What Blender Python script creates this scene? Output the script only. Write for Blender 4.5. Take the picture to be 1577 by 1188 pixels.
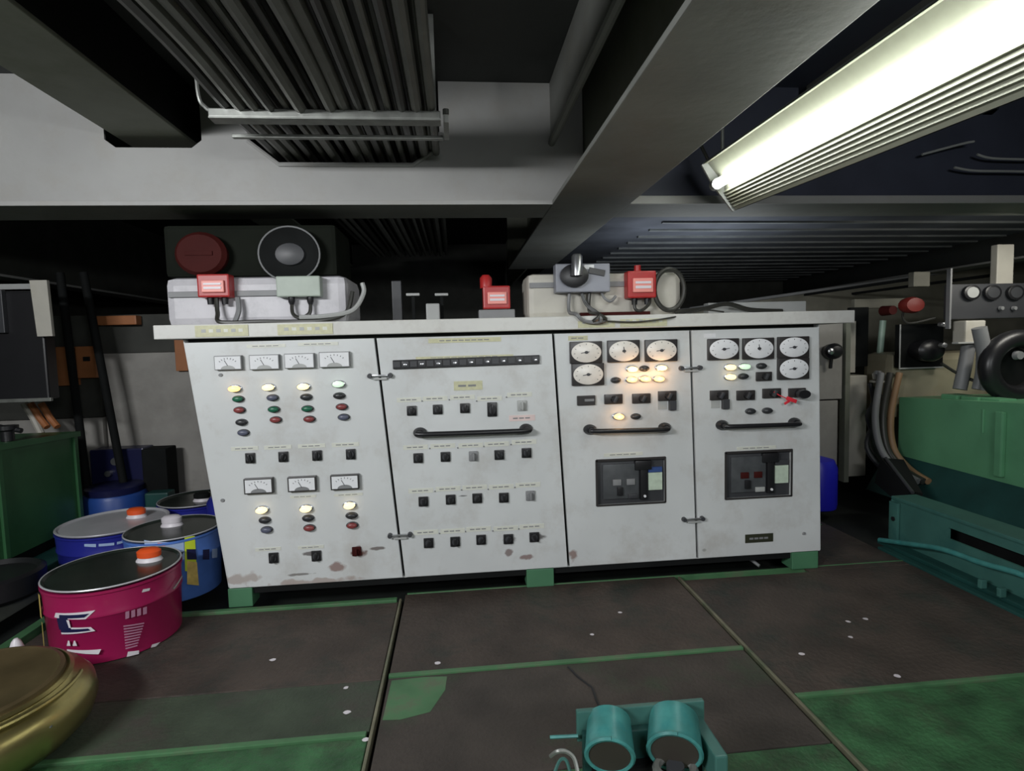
import bpy, bmesh, math, random
from math import sin, cos, pi, radians as R
from mathutils import Vector, Matrix
random.seed(7)
sc = bpy.context.scene
for o in list(bpy.data.objects): bpy.data.objects.remove(o)
COL = sc.collection

# ------------------------------------------------------------ camera
F = 880.09; YAW = .0963; PITCH = -.0717; ROLL = -.0264
CAM = Vector((-.2921, -2.6, 1.1474))
def _rot():
    cy, sy = cos(YAW), sin(YAW); cp, sp = cos(PITCH), sin(PITCH); cr, sr = cos(ROLL), sin(ROLL)
    Ry = Matrix(((cy, -sy, 0), (sy, cy, 0), (0, 0, 1)))
    Rp = Matrix(((1, 0, 0), (0, cp, sp), (0, -sp, cp)))
    Rr = Matrix(((cr, 0, sr), (0, 1, 0), (-sr, 0, cr)))
    return Rr @ Rp @ Ry
RM = _rot()          # world -> (right, forward, up)
cd = bpy.data.cameras.new('camera'); cam = bpy.data.objects.new('camera', cd); COL.objects.link(cam)
cd.sensor_fit = 'HORIZONTAL'; cd.sensor_width = 36; cd.lens = F / 1577 * 36; cd.clip_start = .02
right, fwd, up = [Vector(RM[i]) for i in range(3)]
M3 = Matrix((right, up, -fwd)).transposed()
cam.matrix_world = Matrix.Translation(CAM) @ M3.to_4x4()
sc.camera = cam

def at(px, py, x=None, y=None, z=None):
    """the point of a real plane (x, y or z given) that a point of the photograph shows"""
    d = RM.transposed() @ Vector(((px - 788.5) / F, 1, -(py - 594) / F))
    i, v = (0, x) if x is not None else (1, y) if y is not None else (2, z)
    return CAM + d * ((v - CAM[i]) / d[i])

# ------------------------------------------------------------ world, lights, exposure
w = bpy.data.worlds.new('world'); sc.world = w; w.use_nodes = True
w.node_tree.nodes['Background'].inputs[0].default_value = (.80, .90, 1, 1)
w.node_tree.nodes['Background'].inputs[1].default_value = .03
sc.view_settings.view_transform = 'Standard'; sc.view_settings.look = 'None'
sc.view_settings.exposure = .12; sc.view_settings.gamma = 1; sc.view_settings.use_curve_mapping = False

def area(name, loc, target, sx, sy, e, col=(1, 1, 1)):
    l = bpy.data.lights.new(name, 'AREA'); l.shape = 'RECTANGLE'; l.size = sx; l.size_y = sy; l.energy = e; l.color = col
    o = bpy.data.objects.new(name, l); COL.objects.link(o); o.location = loc
    o.rotation_euler = (Vector(target) - Vector(loc)).to_track_quat('-Z', 'Y').to_euler()
    return o
area('lamp_behind_camera_left', (-2.3, -2.9, 2.02), (0, 0, .9), 1.2, .16, 70, (.97, .985, 1))
area('lamp_behind_camera', (.6, -3.6, 1.7), (.2, 0, .9), 1.2, .16, 26, (.95, .98, 1))
area('added_fill_behind_switchboard', (1.3, .95, 1.32), (1.25, 1.35, 2.4), .9, .15, 7, (.9, .96, 1))  # added upward fill for deck and beam undersides, an unseen source
area('lamp_far_starboard', (3.1, .2, 1.62), (3.0, 1.2, .6), .6, .15, 4.5, (1, .97, .88))

# ------------------------------------------------------------ materials
MATS = {}
def mat(name, col, rough=.6, metal=0., var=.15, scale=6., bump=0., bscale=60., emit=None, es=0., stain=None, stain_amt=.5, sscale=3., spec=.5, rust=None):
    m = bpy.data.materials.new(name); m.use_nodes = True; nt = m.node_tree; N = nt.nodes; L = nt.links
    b = N['Principled BSDF']; b.inputs['Roughness'].default_value = rough; b.inputs['Metallic'].default_value = metal
    b.inputs['Specular IOR Level'].default_value = spec
    tc = N.new('ShaderNodeNewGeometry').outputs['Position']
    n = N.new('ShaderNodeTexNoise'); n.inputs['Scale'].default_value = scale; n.inputs['Detail'].default_value = 5
    L.new(tc, n.inputs['Vector'])
    r = N.new('ShaderNodeMapRange'); r.inputs['From Min'].default_value = .3; r.inputs['From Max'].default_value = .7
    r.inputs['To Min'].default_value = 1 - var; r.inputs['To Max'].default_value = 1 + var
    L.new(n.outputs['Fac'], r.inputs['Value'])
    mx = N.new('ShaderNodeVectorMath'); mx.operation = 'SCALE'; mx.inputs[0].default_value = col[:3]
    L.new(r.outputs[0], mx.inputs['Scale']); out = mx.outputs[0]
    def mixin(out, fac, c):
        k = N.new('ShaderNodeMix'); k.data_type = 'RGBA'; L.new(fac, k.inputs[0]); L.new(out, k.inputs[6]); k.inputs[7].default_value = (*c, 1)
        return k.outputs[2]
    if stain:
        n2 = N.new('ShaderNodeTexNoise'); n2.inputs['Scale'].default_value = sscale; n2.inputs['Detail'].default_value = 8; n2.inputs['Roughness'].default_value = .7
        L.new(tc, n2.inputs['Vector'])
        r2 = N.new('ShaderNodeMapRange'); r2.inputs['From Min'].default_value = .5; r2.inputs['From Max'].default_value = .66; r2.inputs['To Max'].default_value = stain_amt
        L.new(n2.outputs['Fac'], r2.inputs['Value']); out = mixin(out, r2.outputs[0], stain)
    if rust:
        n3 = N.new('ShaderNodeTexNoise'); n3.inputs['Scale'].default_value = 14; n3.inputs['Detail'].default_value = 6
        L.new(tc, n3.inputs['Vector'])
        for (p, rx, rz, c, amt) in rust:
            s = N.new('ShaderNodeVectorMath'); s.operation = 'SUBTRACT'; L.new(tc, s.inputs[0]); s.inputs[1].default_value = p
            s2 = N.new('ShaderNodeVectorMath'); s2.operation = 'MULTIPLY'; L.new(s.outputs[0], s2.inputs[0]); s2.inputs[1].default_value = (1 / rx, 0, 1 / rz)
            ln = N.new('ShaderNodeVectorMath'); ln.operation = 'LENGTH'; L.new(s2.outputs[0], ln.inputs[0])
            ad = N.new('ShaderNodeMath'); ad.operation = 'MULTIPLY_ADD'; L.new(n3.outputs['Fac'], ad.inputs[0]); ad.inputs[1].default_value = 3.; L.new(ln.outputs['Value'], ad.inputs[2])
            rr = N.new('ShaderNodeMapRange'); rr.inputs['From Min'].default_value = 2.0; rr.inputs['From Max'].default_value = 2.35
            rr.inputs['To Min'].default_value = amt; rr.inputs['To Max'].default_value = 0
            L.new(ad.outputs[0], rr.inputs['Value']); out = mixin(out, rr.outputs[0], c)
    L.new(out, b.inputs['Base Color'])
    if bump:
        nb = N.new('ShaderNodeTexNoise'); nb.inputs['Scale'].default_value = bscale; nb.inputs['Detail'].default_value = 4; L.new(tc, nb.inputs['Vector'])
        bm = N.new('ShaderNodeBump'); bm.inputs['Strength'].default_value = bump; bm.inputs['Distance'].default_value = .01
        L.new(nb.outputs['Fac'], bm.inputs['Height']); L.new(bm.outputs[0], b.inputs['Normal'])
    if emit:
        b.inputs['Emission Color'].default_value = (*emit, 1); b.inputs['Emission Strength'].default_value = es
    MATS[name] = m; return m
RC = (.10, .032, .02)
def P0(px, py): p = at(px, py, y=0); return (p.x, 0, p.z)
rusts = [(P0(552, 850), .055, .03, RC, .95), (P0(578, 845), .05, .01, (.1, .07, .06), .8), (P0(514, 876), .05, .03, (.22, .12, .10), .8),
         (P0(462, 885), .07, .008, (.08, .06, .05), .7), (P0(785, 832), .04, .02, (.06, .04, .04), .8), (P0(812, 858), .06, .018, (.2, .11, .1), .8), (P0(784, 852), .02, .02, RC, .7),
         (P0(833, 827), .03, .02, (.05, .04, .04), .8), (P0(884, 858), .03, .045, (.22, .13, .11), .8), (P0(480, 853), .05, .012, (.07, .05, .05), .8), (P0(372, 893), .16, .03, (.32, .24, .2), .6),
         (P0(470, 897), .25, .02, (.3, .2, .16), .6), (P0(343, 772), .012, .012, (.2, .19, .17), .6), (P0(715, 764), .03, .006, (.1, .1, .1), .8), (P0(1085, 848), .02, .015, (.2, .2, .18), .6)]
m_cab = mat('grey_enamel', (.62, .64, .64), .42, var=.08, scale=2.2, stain=(.40, .37, .33), stain_amt=.4, sscale=3.5, rust=rusts)
m_lid = mat('grey_enamel_canopy', (.62, .62, .59), .42, var=.06, scale=4, stain=(.36, .33, .3), stain_amt=.3, sscale=8)
m_cabdark = mat('cabinet_inside', (.03, .035, .03), .8)
m_seam = mat('door_gasket', (.02, .022, .02), .8)
m_white_beam = mat('pale_grey_paint', (.34, .34, .33), .5, var=.07, scale=3, stain=(.30, .28, .24), stain_amt=.3, sscale=5, bump=.1, bscale=20)
m_beam = mat('dull_grey_paint', (.185, .19, .175), .55, var=.12, scale=4, stain=(.15, .14, .11), stain_amt=.4, sscale=2.5, bump=.12, bscale=30)
m_olive = mat('olive_paint', (.20, .21, .17), .6, var=.12, scale=4, stain=(.12, .13, .08), stain_amt=.4)
m_deck = mat('dark_deck_paint', (.032, .036, .034), .6, var=.3, scale=3, stain=(.02, .02, .02), stain_amt=.6)
m_deckblue = mat('bluish_deck_and_web_shade', (.055, .062, .092), .55, var=.2, scale=3)
m_plate = mat('worn_brown_plate', (.058, .044, .036), .62, var=.35, scale=4, bump=.5, bscale=50, stain=(.028, .033, .027), stain_amt=.95, sscale=3.2)
m_plate2 = mat('worn_plate_green_remains', (.050, .041, .035), .62, var=.35, scale=5, bump=.35, bscale=70, stain=(.035, .075, .035), stain_amt=.7, sscale=1.6)
m_plate3 = mat('greenish_worn_plate', (.045, .062, .040), .6, var=.3, scale=6, bump=.35, bscale=70, stain=(.055, .05, .042), stain_amt=.9, sscale=4)
m_green = mat('green_floor_paint', (.035, .115, .045), .5, var=.45, scale=9, bump=.5, bscale=60, stain=(.04, .05, .03), stain_amt=.6, sscale=7)
m_greentrim = mat('green_trim_paint', (.07, .18, .08), .5, var=.25, scale=8, stain=(.12, .11, .08), stain_amt=.7, sscale=8)
m_brasstrim = mat('worn_seam_bar', (.20, .19, .13), .45, .3, var=.25, scale=8, stain=(.06, .12, .06), stain_amt=.6, sscale=5)
m_leg = mat('green_leg_paint', (.07, .20, .105), .5, var=.1)
m_bilge = mat('bilge_dark', (.008, .011, .009), .7, var=.4)
m_tank = mat('green_machine_paint', (.045, .15, .062), .38, var=.12, scale=5, stain=(.03, .10, .04), stain_amt=.4)
m_tankr = mat('mint_green_paint', (.13, .36, .19), .4, var=.12, scale=6, stain=(.10, .26, .12), stain_amt=.4)
m_teal = mat('teal_paint', (.050, .145, .125), .38, var=.12, scale=8, stain=(.02, .09, .09), stain_amt=.5, sscale=6)
m_tealD = mat('dark_teal_paint', (.012, .062, .055), .5, var=.2)
m_tealL = mat('light_teal_paint', (.055, .23, .215), .35, var=.22, scale=20, stain=(.03, .2, .2), stain_amt=.7, sscale=30)
m_black = mat('black_plastic', (.014, .014, .016), .35, var=.1)
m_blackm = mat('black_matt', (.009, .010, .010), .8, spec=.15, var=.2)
m_dgrey = mat('dark_grey_plastic', (.045, .047, .052), .45, var=.1)
m_grey = mat('mid_grey', (.22, .225, .23), .5, var=.1)
m_lgrey = mat('light_grey_plastic', (.40, .41, .40), .45, var=.06)
m_cream = mat('cream_paint', (.52, .50, .44), .5, var=.1, stain=(.3, .27, .2), stain_amt=.4)
m_boxw = mat('off_white_paint', (.58, .57, .60), .45, var=.08, stain=(.4, .4, .42), stain_amt=.4, sscale=15)
m_face = mat('meter_face', (.80, .81, .83), .25, var=.03, scale=30)
m_facew = mat('meter_face_warm', (.78, .74, .68), .3, var=.05, scale=30)
m_ink = mat('ink', (.04, .04, .05), .5, var=0)
m_bezel = mat('gauge_bezel', (.035, .032, .032), .35, var=.1)
m_chrome = mat('steel', (.55, .56, .58), .28, .9, var=.08)
m_plateY = mat('yellowish_nameplate', (.56, .55, .36), .5, var=.08, scale=60)
m_plateW = mat('pale_nameplate', (.66, .67, .60), .45, var=.05, scale=60)
m_red = mat('red_plastic', (.42, .022, .022), .4, var=.1)
m_redD = mat('dark_red_paint_and_shade', (.05, .007, .006), .7, spec=.15, var=.15)  # dark red parts; also carries the alarm bell's painted shade
m_pinkl = mat('red_box_panel', (.85, .30, .26), .4, var=.1)
m_magenta = mat('magenta_tin', (.32, .012, .080), .28, var=.08, stain=(.28, .008, .07), stain_amt=.4)
m_navy = mat('navy_print', (.012, .014, .06), .35, var=.1)
m_blue = mat('blue_tin', (.09, .20, .58), .3, var=.15, scale=10)
m_blueD = mat('deep_blue_tin', (.02, .025, .26), .3, var=.1)
m_royal = mat('royal_blue_drum', (.02, .02, .55), .4, var=.08)
m_sky = mat('pale_blue_print', (.38, .50, .74), .35, var=.1)
m_yellow = mat('yellow_print', (.62, .75, .04), .4, var=.05)
m_strap = mat('yellow_strap', (.75, .55, .16), .4, var=.2, scale=30)
m_wprint = mat('white_print', (.72, .68, .72), .4, var=.06)
m_pprint = mat('mauve_print', (.42, .20, .30), .4, var=.1)
m_oran = mat('orange_cap', (.80, .10, .02), .4, var=.05)
m_silver = mat('silver_lid', (.55, .55, .58), .35, .25, var=.1)
m_lidk = mat('dark_lid', (.035, .045, .038), .22, .4, var=.3, scale=5)
m_brass = mat('brass', (.40, .34, .14), .30, .9, var=.15, scale=6, bump=.08, bscale=12, stain=(.30, .2, .08), stain_amt=.5, sscale=5)
m_boreD = mat('dull_brown_bore', (.045, .038, .030), .6)
m_brassD = mat('tarnished_brass', (.16, .12, .06), .38, .6, var=.25, scale=6)
m_cable = mat('grey_cable', (.13, .13, .115), .42, var=.2, scale=10)
m_cablek = mat('black_cable', (.035, .035, .03), .4, var=.2)
m_steel = mat('galvanised', (.28, .29, .27), .4, .6, var=.2, scale=20)
m_orpaint = mat('copper_orange', (.42, .16, .06), .5, var=.15)
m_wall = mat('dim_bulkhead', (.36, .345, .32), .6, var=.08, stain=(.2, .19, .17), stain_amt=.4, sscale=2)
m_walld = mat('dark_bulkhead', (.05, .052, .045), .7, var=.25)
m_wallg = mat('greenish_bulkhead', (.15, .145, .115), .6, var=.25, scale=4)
m_reflector = mat('lamp_reflector', (.27, .28, .215), .35, var=.05, scale=30)
m_tube = mat('tube_light', (1, 1, 1), .3, var=0, emit=(.97, 1, .95), es=13)
m_lampY = mat('lit_yellow_lens', (.9, .75, .3), .3, var=0, emit=(1, .74, .38), es=1.5)
m_lampO = mat('lit_orange_lens', (.9, .5, .2), .3, var=0, emit=(1, .55, .22), es=1.6)
m_lampG = mat('lit_pale_green_lens', (.6, .8, .6), .3, var=0, emit=(.6, .85, .6), es=.7)
m_gbtn = mat('green_button', (.015, .13, .07), .35, var=.1)
m_rbtn = mat('red_button', (.24, .05, .05), .35, var=.1)
m_bbtn = mat('slate_button', (.10, .11, .16), .35, var=.1)
m_dbtn = mat('dark_button', (.03, .032, .035), .35, var=.1)
m_tag = mat('red_tag', (.75, .03, .05), .5, var=.1)
m_labg = mat('green_white_label', (.52, .62, .50), .5, var=.1, scale=40)
m_labb = mat('blue_label', (.03, .07, .22), .5, var=.1)
m_btealish = mat('breaker_grey', (.07, .075, .08), .4, var=.2, scale=20)

# ------------------------------------------------------------ mesh builder
class MB:
    def __init__(s): s.v = []; s.f = []; s.m = []; s.sm = []; s.mats = []
    def mi(s, m):
        if m not in s.mats: s.mats.append(m)
        return s.mats.index(m)
    def add(s, vs, fs, m, smooth=False):
        o = len(s.v); s.v += [Vector(v) for v in vs]; k = s.mi(m)
        for f in fs: s.f.append([i + o for i in f]); s.m.append(k); s.sm.append(smooth)
        return s
    def box(s, c, d, m, bev=0., rz=0., rx=0., ry=0.):
        bm = bmesh.new(); bmesh.ops.create_cube(bm, size=1)
        for v in bm.verts: v.co = Vector((v.co.x * d[0], v.co.y * d[1], v.co.z * d[2]))
        if bev: bmesh.ops.bevel(bm, geom=bm.edges[:], offset=min(bev, min(d) * .45), segments=2, affect='EDGES', profile=.6)
        rot = Matrix.Rotation(rz, 3, 'Z') @ Matrix.Rotation(ry, 3, 'Y') @ Matrix.Rotation(rx, 3, 'X')
        bm.verts.index_update()
        s.add([rot @ v.co + Vector(c) for v in bm.verts], [[v.index for v in f.verts] for f in bm.faces], m)
        bm.free(); return s
    def bb(s, a, b, m, bev=0.):   # box from two corners
        a = Vector(a); b = Vector(b)
        return s.box((a + b) / 2, [abs(b[i] - a[i]) for i in range(3)], m, bev)
    def hexa(s, q, m):            # 8 corners: 4 front loop, 4 back loop
        return s.add(q, [(0, 1, 2, 3), (7, 6, 5, 4), (0, 4, 5, 1), (1, 5, 6, 2), (2, 6, 7, 3), (3, 7, 4, 0)], m)
    def lathe(s, prof, c, m, n=32, axis='Z', smooth=True, sx=1., sz=1.):
        c = Vector(c); vs = []; fs = []
        for (r, h) in prof:
            for k in range(n):
                a = 2 * pi * k / n; u, v = r * cos(a), r * sin(a)
                if axis == 'Z': vs.append(c + Vector((u * sx, v, h)))
                elif axis == 'Y': vs.append(c + Vector((u * sx, h, v * sz)))
                else: vs.append(c + Vector((h, u, v)))
        for i in range(len(prof) - 1):
            for k in range(n):
                a, b = i * n + k, i * n + (k + 1) % n
                fs.append((a, b, b + n, a + n))
        fs.append(list(range(n))[::-1]); L = (len(prof) - 1) * n; fs.append([L + k for k in range(n)])
        return s.add(vs, fs, m, smooth)
    def tube(s, path, r, m, n=8, r1=None):
        P = [Vector(p) for p in path]; vs = []; fs = []; K = len(P)
        prev = None
        for i, p in enumerate(P):
            t = (P[min(i + 1, K - 1)] - P[max(i - 1, 0)]).normalized()
            if prev is None:
                a = Vector((0, 0, 1)) if abs(t.z) < .9 else Vector((1, 0, 0))
                u = t.cross(a).normalized()
            else: u = (prev - t * prev.dot(t)).normalized()
            prev = u; v = t.cross(u); rr = r if r1 is None else r + (r1 - r) * i / (K - 1)
            for k in range(n): vs.append(p + (u * cos(2 * pi * k / n) + v * sin(2 * pi * k / n)) * rr)
        for i in range(K - 1):
            for k in range(n):
                a, b = i * n + k, i * n + (k + 1) % n; fs.append((a, b, b + n, a + n))
        fs.append(list(range(n))[::-1]); fs.append([(K - 1) * n + k for k in range(n)])
        return s.add(vs, fs, m, True)
    def torus(s, c, Rr, r, m, axis='Y', n=32, k=8, a0=0, a1=2 * pi, sx=1.):
        c = Vector(c); pts = []
        cnt = n if a1 - a0 < 2 * pi - .01 else n + 1
        for i in range(cnt + (0 if a1 - a0 >= 2 * pi - .01 else 1)):
            a = a0 + (a1 - a0) * i / n
            u, v = Rr * cos(a), Rr * sin(a)
            pts.append(c + (Vector((u * sx, 0, v)) if axis == 'Y' else Vector((u * sx, v, 0)) if axis == 'Z' else Vector((0, u, v))))
        return s.tube(pts, r, m, k)
    def wrap(s, c, r, poly, m, h=.0012, tilt=0., cone=0.):   # polygon (angle, z) laid round a can, split into fine columns
        c = Vector(c); a0 = min(p[0] for p in poly); a1 = max(p[0] for p in poly); st = max(2, int((a1 - a0) / .06))
        # clip the polygon into vertical columns (convex or simple shapes given as quads)
        q = poly
        if len(q) == 4:
            vs = []; fs = []
            for i in range(st + 1):
                t = i / st
                b = [q[0][k] * (1 - t) + q[1][k] * t for k in (0, 1)]; u = [q[3][k] * (1 - t) + q[2][k] * t for k in (0, 1)]
                for (a, z) in (b, u):
                    rr = r + cone * z + h
                    vs.append(c + Vector((rr * cos(a), rr * sin(a), z)))
            for i in range(st): fs.append((2 * i, 2 * i + 2, 2 * i + 3, 2 * i + 1))
            s.add(vs, fs, m, True)
        return s
    def mesh(s, name, off):
        me = bpy.data.meshes.new(name); me.from_pydata([tuple(v - off) for v in s.v], [], s.f)
        for m in s.mats: me.materials.append(m)
        me.polygons.foreach_set('material_index', s.m); me.polygons.foreach_set('use_smooth', s.sm); me.update()
        if any(s.sm):
            try: me.set_sharp_from_angle(angle=R(40))
            except Exception: pass
        return me
WP = {}
def tag(o, label=None, cat=None, group=None, kind=None):
    if label: o['label'] = label
    if cat: o['category'] = cat
    if group: o['group'] = group
    if kind: o['kind'] = kind
    return o
def empty(name, loc, label, cat, group=None, kind=None):
    o = bpy.data.objects.new(name, None); COL.objects.link(o); o.location = loc; o.empty_display_size = .05; WP[o] = Vector(loc)
    return tag(o, label, cat, group, kind)
def build(mb, name, parent=None, label=None, cat=None, group=None, kind=None):
    lo = Vector([min(v[i] for v in mb.v) for i in range(3)]); hi = Vector([max(v[i] for v in mb.v) for i in range(3)])
    org = Vector(((lo.x + hi.x) / 2, (lo.y + hi.y) / 2, lo.z))
    o = bpy.data.objects.new(name, mb.mesh(name, org)); COL.objects.link(o); WP[o] = org
    if parent: o.parent = parent; o.location = org - WP[parent]
    else: o.location = org
    return tag(o, label, cat, group, kind)
def smooth_path(pts, n=6):
    P = [Vector(p) for p in pts]; P = [P[0]] + P + [P[-1]]; out = []
    for i in range(1, len(P) - 2):
        for k in range(n):
            t = k / n; a, b, c, d = P[i - 1], P[i], P[i + 1], P[i + 2]
            out.append(.5 * ((2 * b) + (c - a) * t + (2 * a - 5 * b + 4 * c - d) * t * t + (3 * b - a - 3 * c + d) * t ** 3))
    out.append(P[-2]); return out

# ============================================================ FLOOR
fl = empty('floor', (0, 0, -.06), 'engine room floor of worn brown plates with green painted edges', None, kind='structure')
build(MB().bb((-6, -4.5, -.25), (6.5, 5.5, -.06), m_bilge), 'underfloor', fl)
def plate(x0, x1, y0, y1, m, z=0, th=.012, name='floor_plate', lab=None):
    q = MB(); q.bb((x0, y0, z - th), (x1, y1, z), m, .003)
    return build(q, name, fl, lab)
S1, S2 = -.575, .742
g = .013
plate(-2.05, S1 - g, -.655, -.055, m_plate)
plate(-2.05, S1 - g, -.925, -.66, m_plate3, lab='narrow floor plate with green paint showing through')
plate(-2.05, S1 - g, -1.95, -.955, m_green, lab='green painted chequered plate')
plate(S1 + g, S2 - g, -.625, .02, m_plate)
plate(S1 + g, S2 - g, -1.15, -.655, m_plate2)
plate(S1 + g, S2 - g, -1.95, -1.155, m_green, lab='green painted chequered plate')
plate(S2 + g, 1.93, -.925, -.03, m_plate)
plate(S2 + g, 2.3, -1.95, -.955, m_green, lab='green painted chequered plate')
plate(1.40, 1.93, -.02, .62, m_plate)
plate(1.50, 1.93, .63, 1.15, m_plate)
plate(-4.5, 5, -4.5, -1.96, m_plate)
# green patch of old paint on the middle plate: raised paint remains
q = MB(); a = [(-.55, -.67), (-.44, -.665), (-.36, -.672), (-.365, -.75), (-.41, -.86), (-.50, -.885), (-.555, -.88)]
q.add([(x, y, .0006) for x, y in a], [list(range(len(a)))], m_greentrim); build(q, 'paint_patch', fl, 'patch of old green paint')
# seam bars and green angle edges
def bar(x0, x1, y0, y1, m, z1=.008, name='seam_bar'):
    build(MB().bb((x0, y0, -.03), (x1, y1, z1), m, .003), name, fl)
bar(S1 - .009, S1 + .001, -1.95, -.04, m_brasstrim, .010)
bar(S2 - .004, S2 + .008, -1.95, .0, m_brasstrim, .008)
bar(-1.55, S1 - .02, -.05, -.022, m_greentrim, .010, 'edge_angle')
bar(S1 + .012, S2 - .01, -.652, -.632, m_greentrim, .006, 'edge_angle')
bar(S2 + .012, 1.95, -.950, -.932, m_greentrim, .006, 'edge_angle')
bar(-2.0, S1 - .02, -.950, -.930, m_greentrim, .006, 'edge_angle')
bar(S1 + .02, 1.95, .022, .034, m_greentrim, .002, 'edge_angle')
bar(1.5, 1.9, .62, .63, m_greentrim, .002, 'edge_angle')
# walkway edge on the left
bar(-2.10, -2.055, -1.8, .25, m_greentrim, .03, 'edge_angle')
# dried paint spots
for (px, py) in [(1310, 982), (1306, 958), (1333, 954), (1382, 1042), (1410, 870), (420, 1017), (955, 944), (674, 1022), (534, 1098), (533, 1060), (1234, 1008), (912, 978), (563, 1140)]:
    p = at(px, py, z=0); n = 8; q = MB(); r = .006 + .003 * random.random()
    q.add([(p.x + r * 1.5 * cos(k * pi / 4) * random.uniform(.7, 1.2), p.y + r * sin(k * pi / 4) * 1.3, .0012) for k in range(n)], [list(range(n))], m_wprint)
    build(q, 'paint_spot', fl)
q = MB(); crk = [at(x, y, z=.0) for x, y in [(875, 1028), (890, 1044), (912, 1060), (918, 1078), (926, 1096), (925, 1130)]]
q.tube([p + Vector((0, 0, .001)) for p in crk], .004, m_black, 5); build(q, 'plate_crack', fl)

# ============================================================ WALLS, CEILING
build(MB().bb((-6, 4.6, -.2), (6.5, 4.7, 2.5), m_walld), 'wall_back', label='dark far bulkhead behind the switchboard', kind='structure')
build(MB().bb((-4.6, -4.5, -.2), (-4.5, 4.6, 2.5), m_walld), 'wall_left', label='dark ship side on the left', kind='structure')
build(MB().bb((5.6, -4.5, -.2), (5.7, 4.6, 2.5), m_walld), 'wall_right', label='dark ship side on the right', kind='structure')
build(MB().bb((-6, -4.6, -.2), (6.5, -4.5, 2.5), m_wall), 'wall_front', label='bulkhead behind the viewer', kind='structure')
ce = empty('ceiling', (0, 0, 2.4), 'steel deck overhead painted dark', None, kind='structure')
build(MB().bb((-6, -4.5, 2.4), (.37, 4.6, 2.45), m_deck), 'deck_plate', ce)
build(MB().bb((.372, -4.5, 2.4), (6.5, 4.6, 2.45), m_deckblue), 'deck_plate', ce, 'bluish dark deck plate')
rd = empty('ribbed_duct', (2.2, 2.5, 1.88), 'wide dark bluish ribbed duct under the deck behind the switchboard, right of the deep beam', 'duct')
build(MB().bb((.60, .46, 1.88), (3.92, 4.5, 2.1), mat('duct_paint', (.075, .082, .10), .45, var=.35, scale=3)), 'duct_shell', rd)
m_rib = mat('duct_rib', (.13, .14, .145), .45, var=.3, scale=4)
for k in range(16):
    y = .62 + k * .24
    build(MB().hexa([(1.0, y, 1.868), (1.0, y + .03, 1.868), (1.0, y + .03, 1.881), (1.0, y, 1.881), (3.9, y + .08, 1.868), (3.9, y + .11, 1.868), (3.9, y + .11, 1.881), (3.9, y + .08, 1.881)], m_rib), 'rib', rd)
for k, x in enumerate((1.5, 2.5, 3.3)):
    build(MB().bb((x, -3.5, 2.31), (x + .015, .2, 2.4), m_beam), 'deck_stiffener', ce)

# cross beam (with notches for the stiffener and the cables)
cb = empty('cross_beam', (0, .22, 1.82), 'pale grey steel cross beam overhead, cut for the cables, above the switchboard', 'beam')
def web(x0, x1, notches, y=.22, z0=1.826, z1=2.4, m=None):
    mw = m or m_white_beam
    q = MB(); xs = [x0]
    for (a, b, lo, hi, ch) in notches:
        # left run
        q.bb((xs[-1], y, z0), (a, y + .012, z1), mw)
        # below notch with chamfered lower corners
        pts = [(a, lo + ch), (a + ch * 1.3, lo), (b - ch * 1.3, lo), (b, lo + ch), (b, z0), (a, z0)]
        vs = [(x, y, z) for x, z in pts] + [(x, y + .012, z) for x, z in pts]; n = len(pts)
        q.add(vs, [list(range(n))[::-1], list(range(n, 2 * n))] + [(i, (i + 1) % n, (i + 1) % n + n, i + n) for i in range(n)], mw)
        if hi < z1:
            q.bb((a, y, hi), (b, y + .012, z1), mw)
        xs.append(b)
    q.bb((xs[-1], y, z0), (x1, y + .012, z1), mw)
    return q
build(web(-5, .36, [(-1.84, -1.42, 2.085, 2.4, .035), (-1.21, -.335, 2.015, 2.4, .10)]), 'web', cb)
build(web(.38, 5.5, [(1.52 - .05, 1.60, 2.28, 2.4, .03), (2.45, 2.58, 2.28, 2.4, .03)], m=m_deckblue), 'web', cb, 'web on the lamp side, shade put into its bluish colour')  # dark bluish colour paints the shade above the lamp housing
build(MB().bb((-5, .14, 1.808), (.19, .43, 1.824), m_beam, .003), 'flange', cb)
build(MB().bb((.565, .145, 1.808), (5.5, .43, 1.824), m_beam, .003), 'flange', cb)
build(MB().bb((.565, .13, 1.806), (5.5, .145, 1.845), m_white_beam, .003), 'flange_lip', cb)
build(MB().bb((-5, .132, 1.806), (.19, .14, 1.826), m_white_beam, .002), 'flange_lip', cb)
q = MB(); rim = [(-1.213, 2.15), (-1.213, 2.115), (-1.08, 2.010), (-.465, 2.010), (-.34, 2.09), (-.33, 2.16)]
q.tube([(x, .213, z) for x, z in rim], .010, m_white_beam, 6); build(q, 'weld_rim', cb)
for px in range(430, 660, 22):
    pass
# deep fore-aft beam
lb = empty('deep_beam', (.37, 0, 1.81), 'deep dull grey steel beam running away overhead, lamp on its right', 'beam')
build(MB().bb((.187, -3.5, 1.806), (.565, 2.45, 1.826), m_beam, .004), 'flange', lb)
build(MB().bb((.365, -3.5, 1.826), (.380, 4.5, 2.4), m_olive), 'web', lb)
build(MB().bb((.19, 2.44, 1.81), (.56, 2.46, 2.4), m_olive), 'end_plate', lb)
# bulb flat just left of it
q = MB(); q.bb((.20, -3.5, 2.12), (.215, .22, 2.4), m_beam); q.tube([(.205, -3.5, 2.12), (.205, .22, 2.12)], .018, m_beam)
build(q, 'ceiling_stiffener', label='narrow grey stiffener bar running just left of the deep beam overhead', cat='beam')
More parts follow.
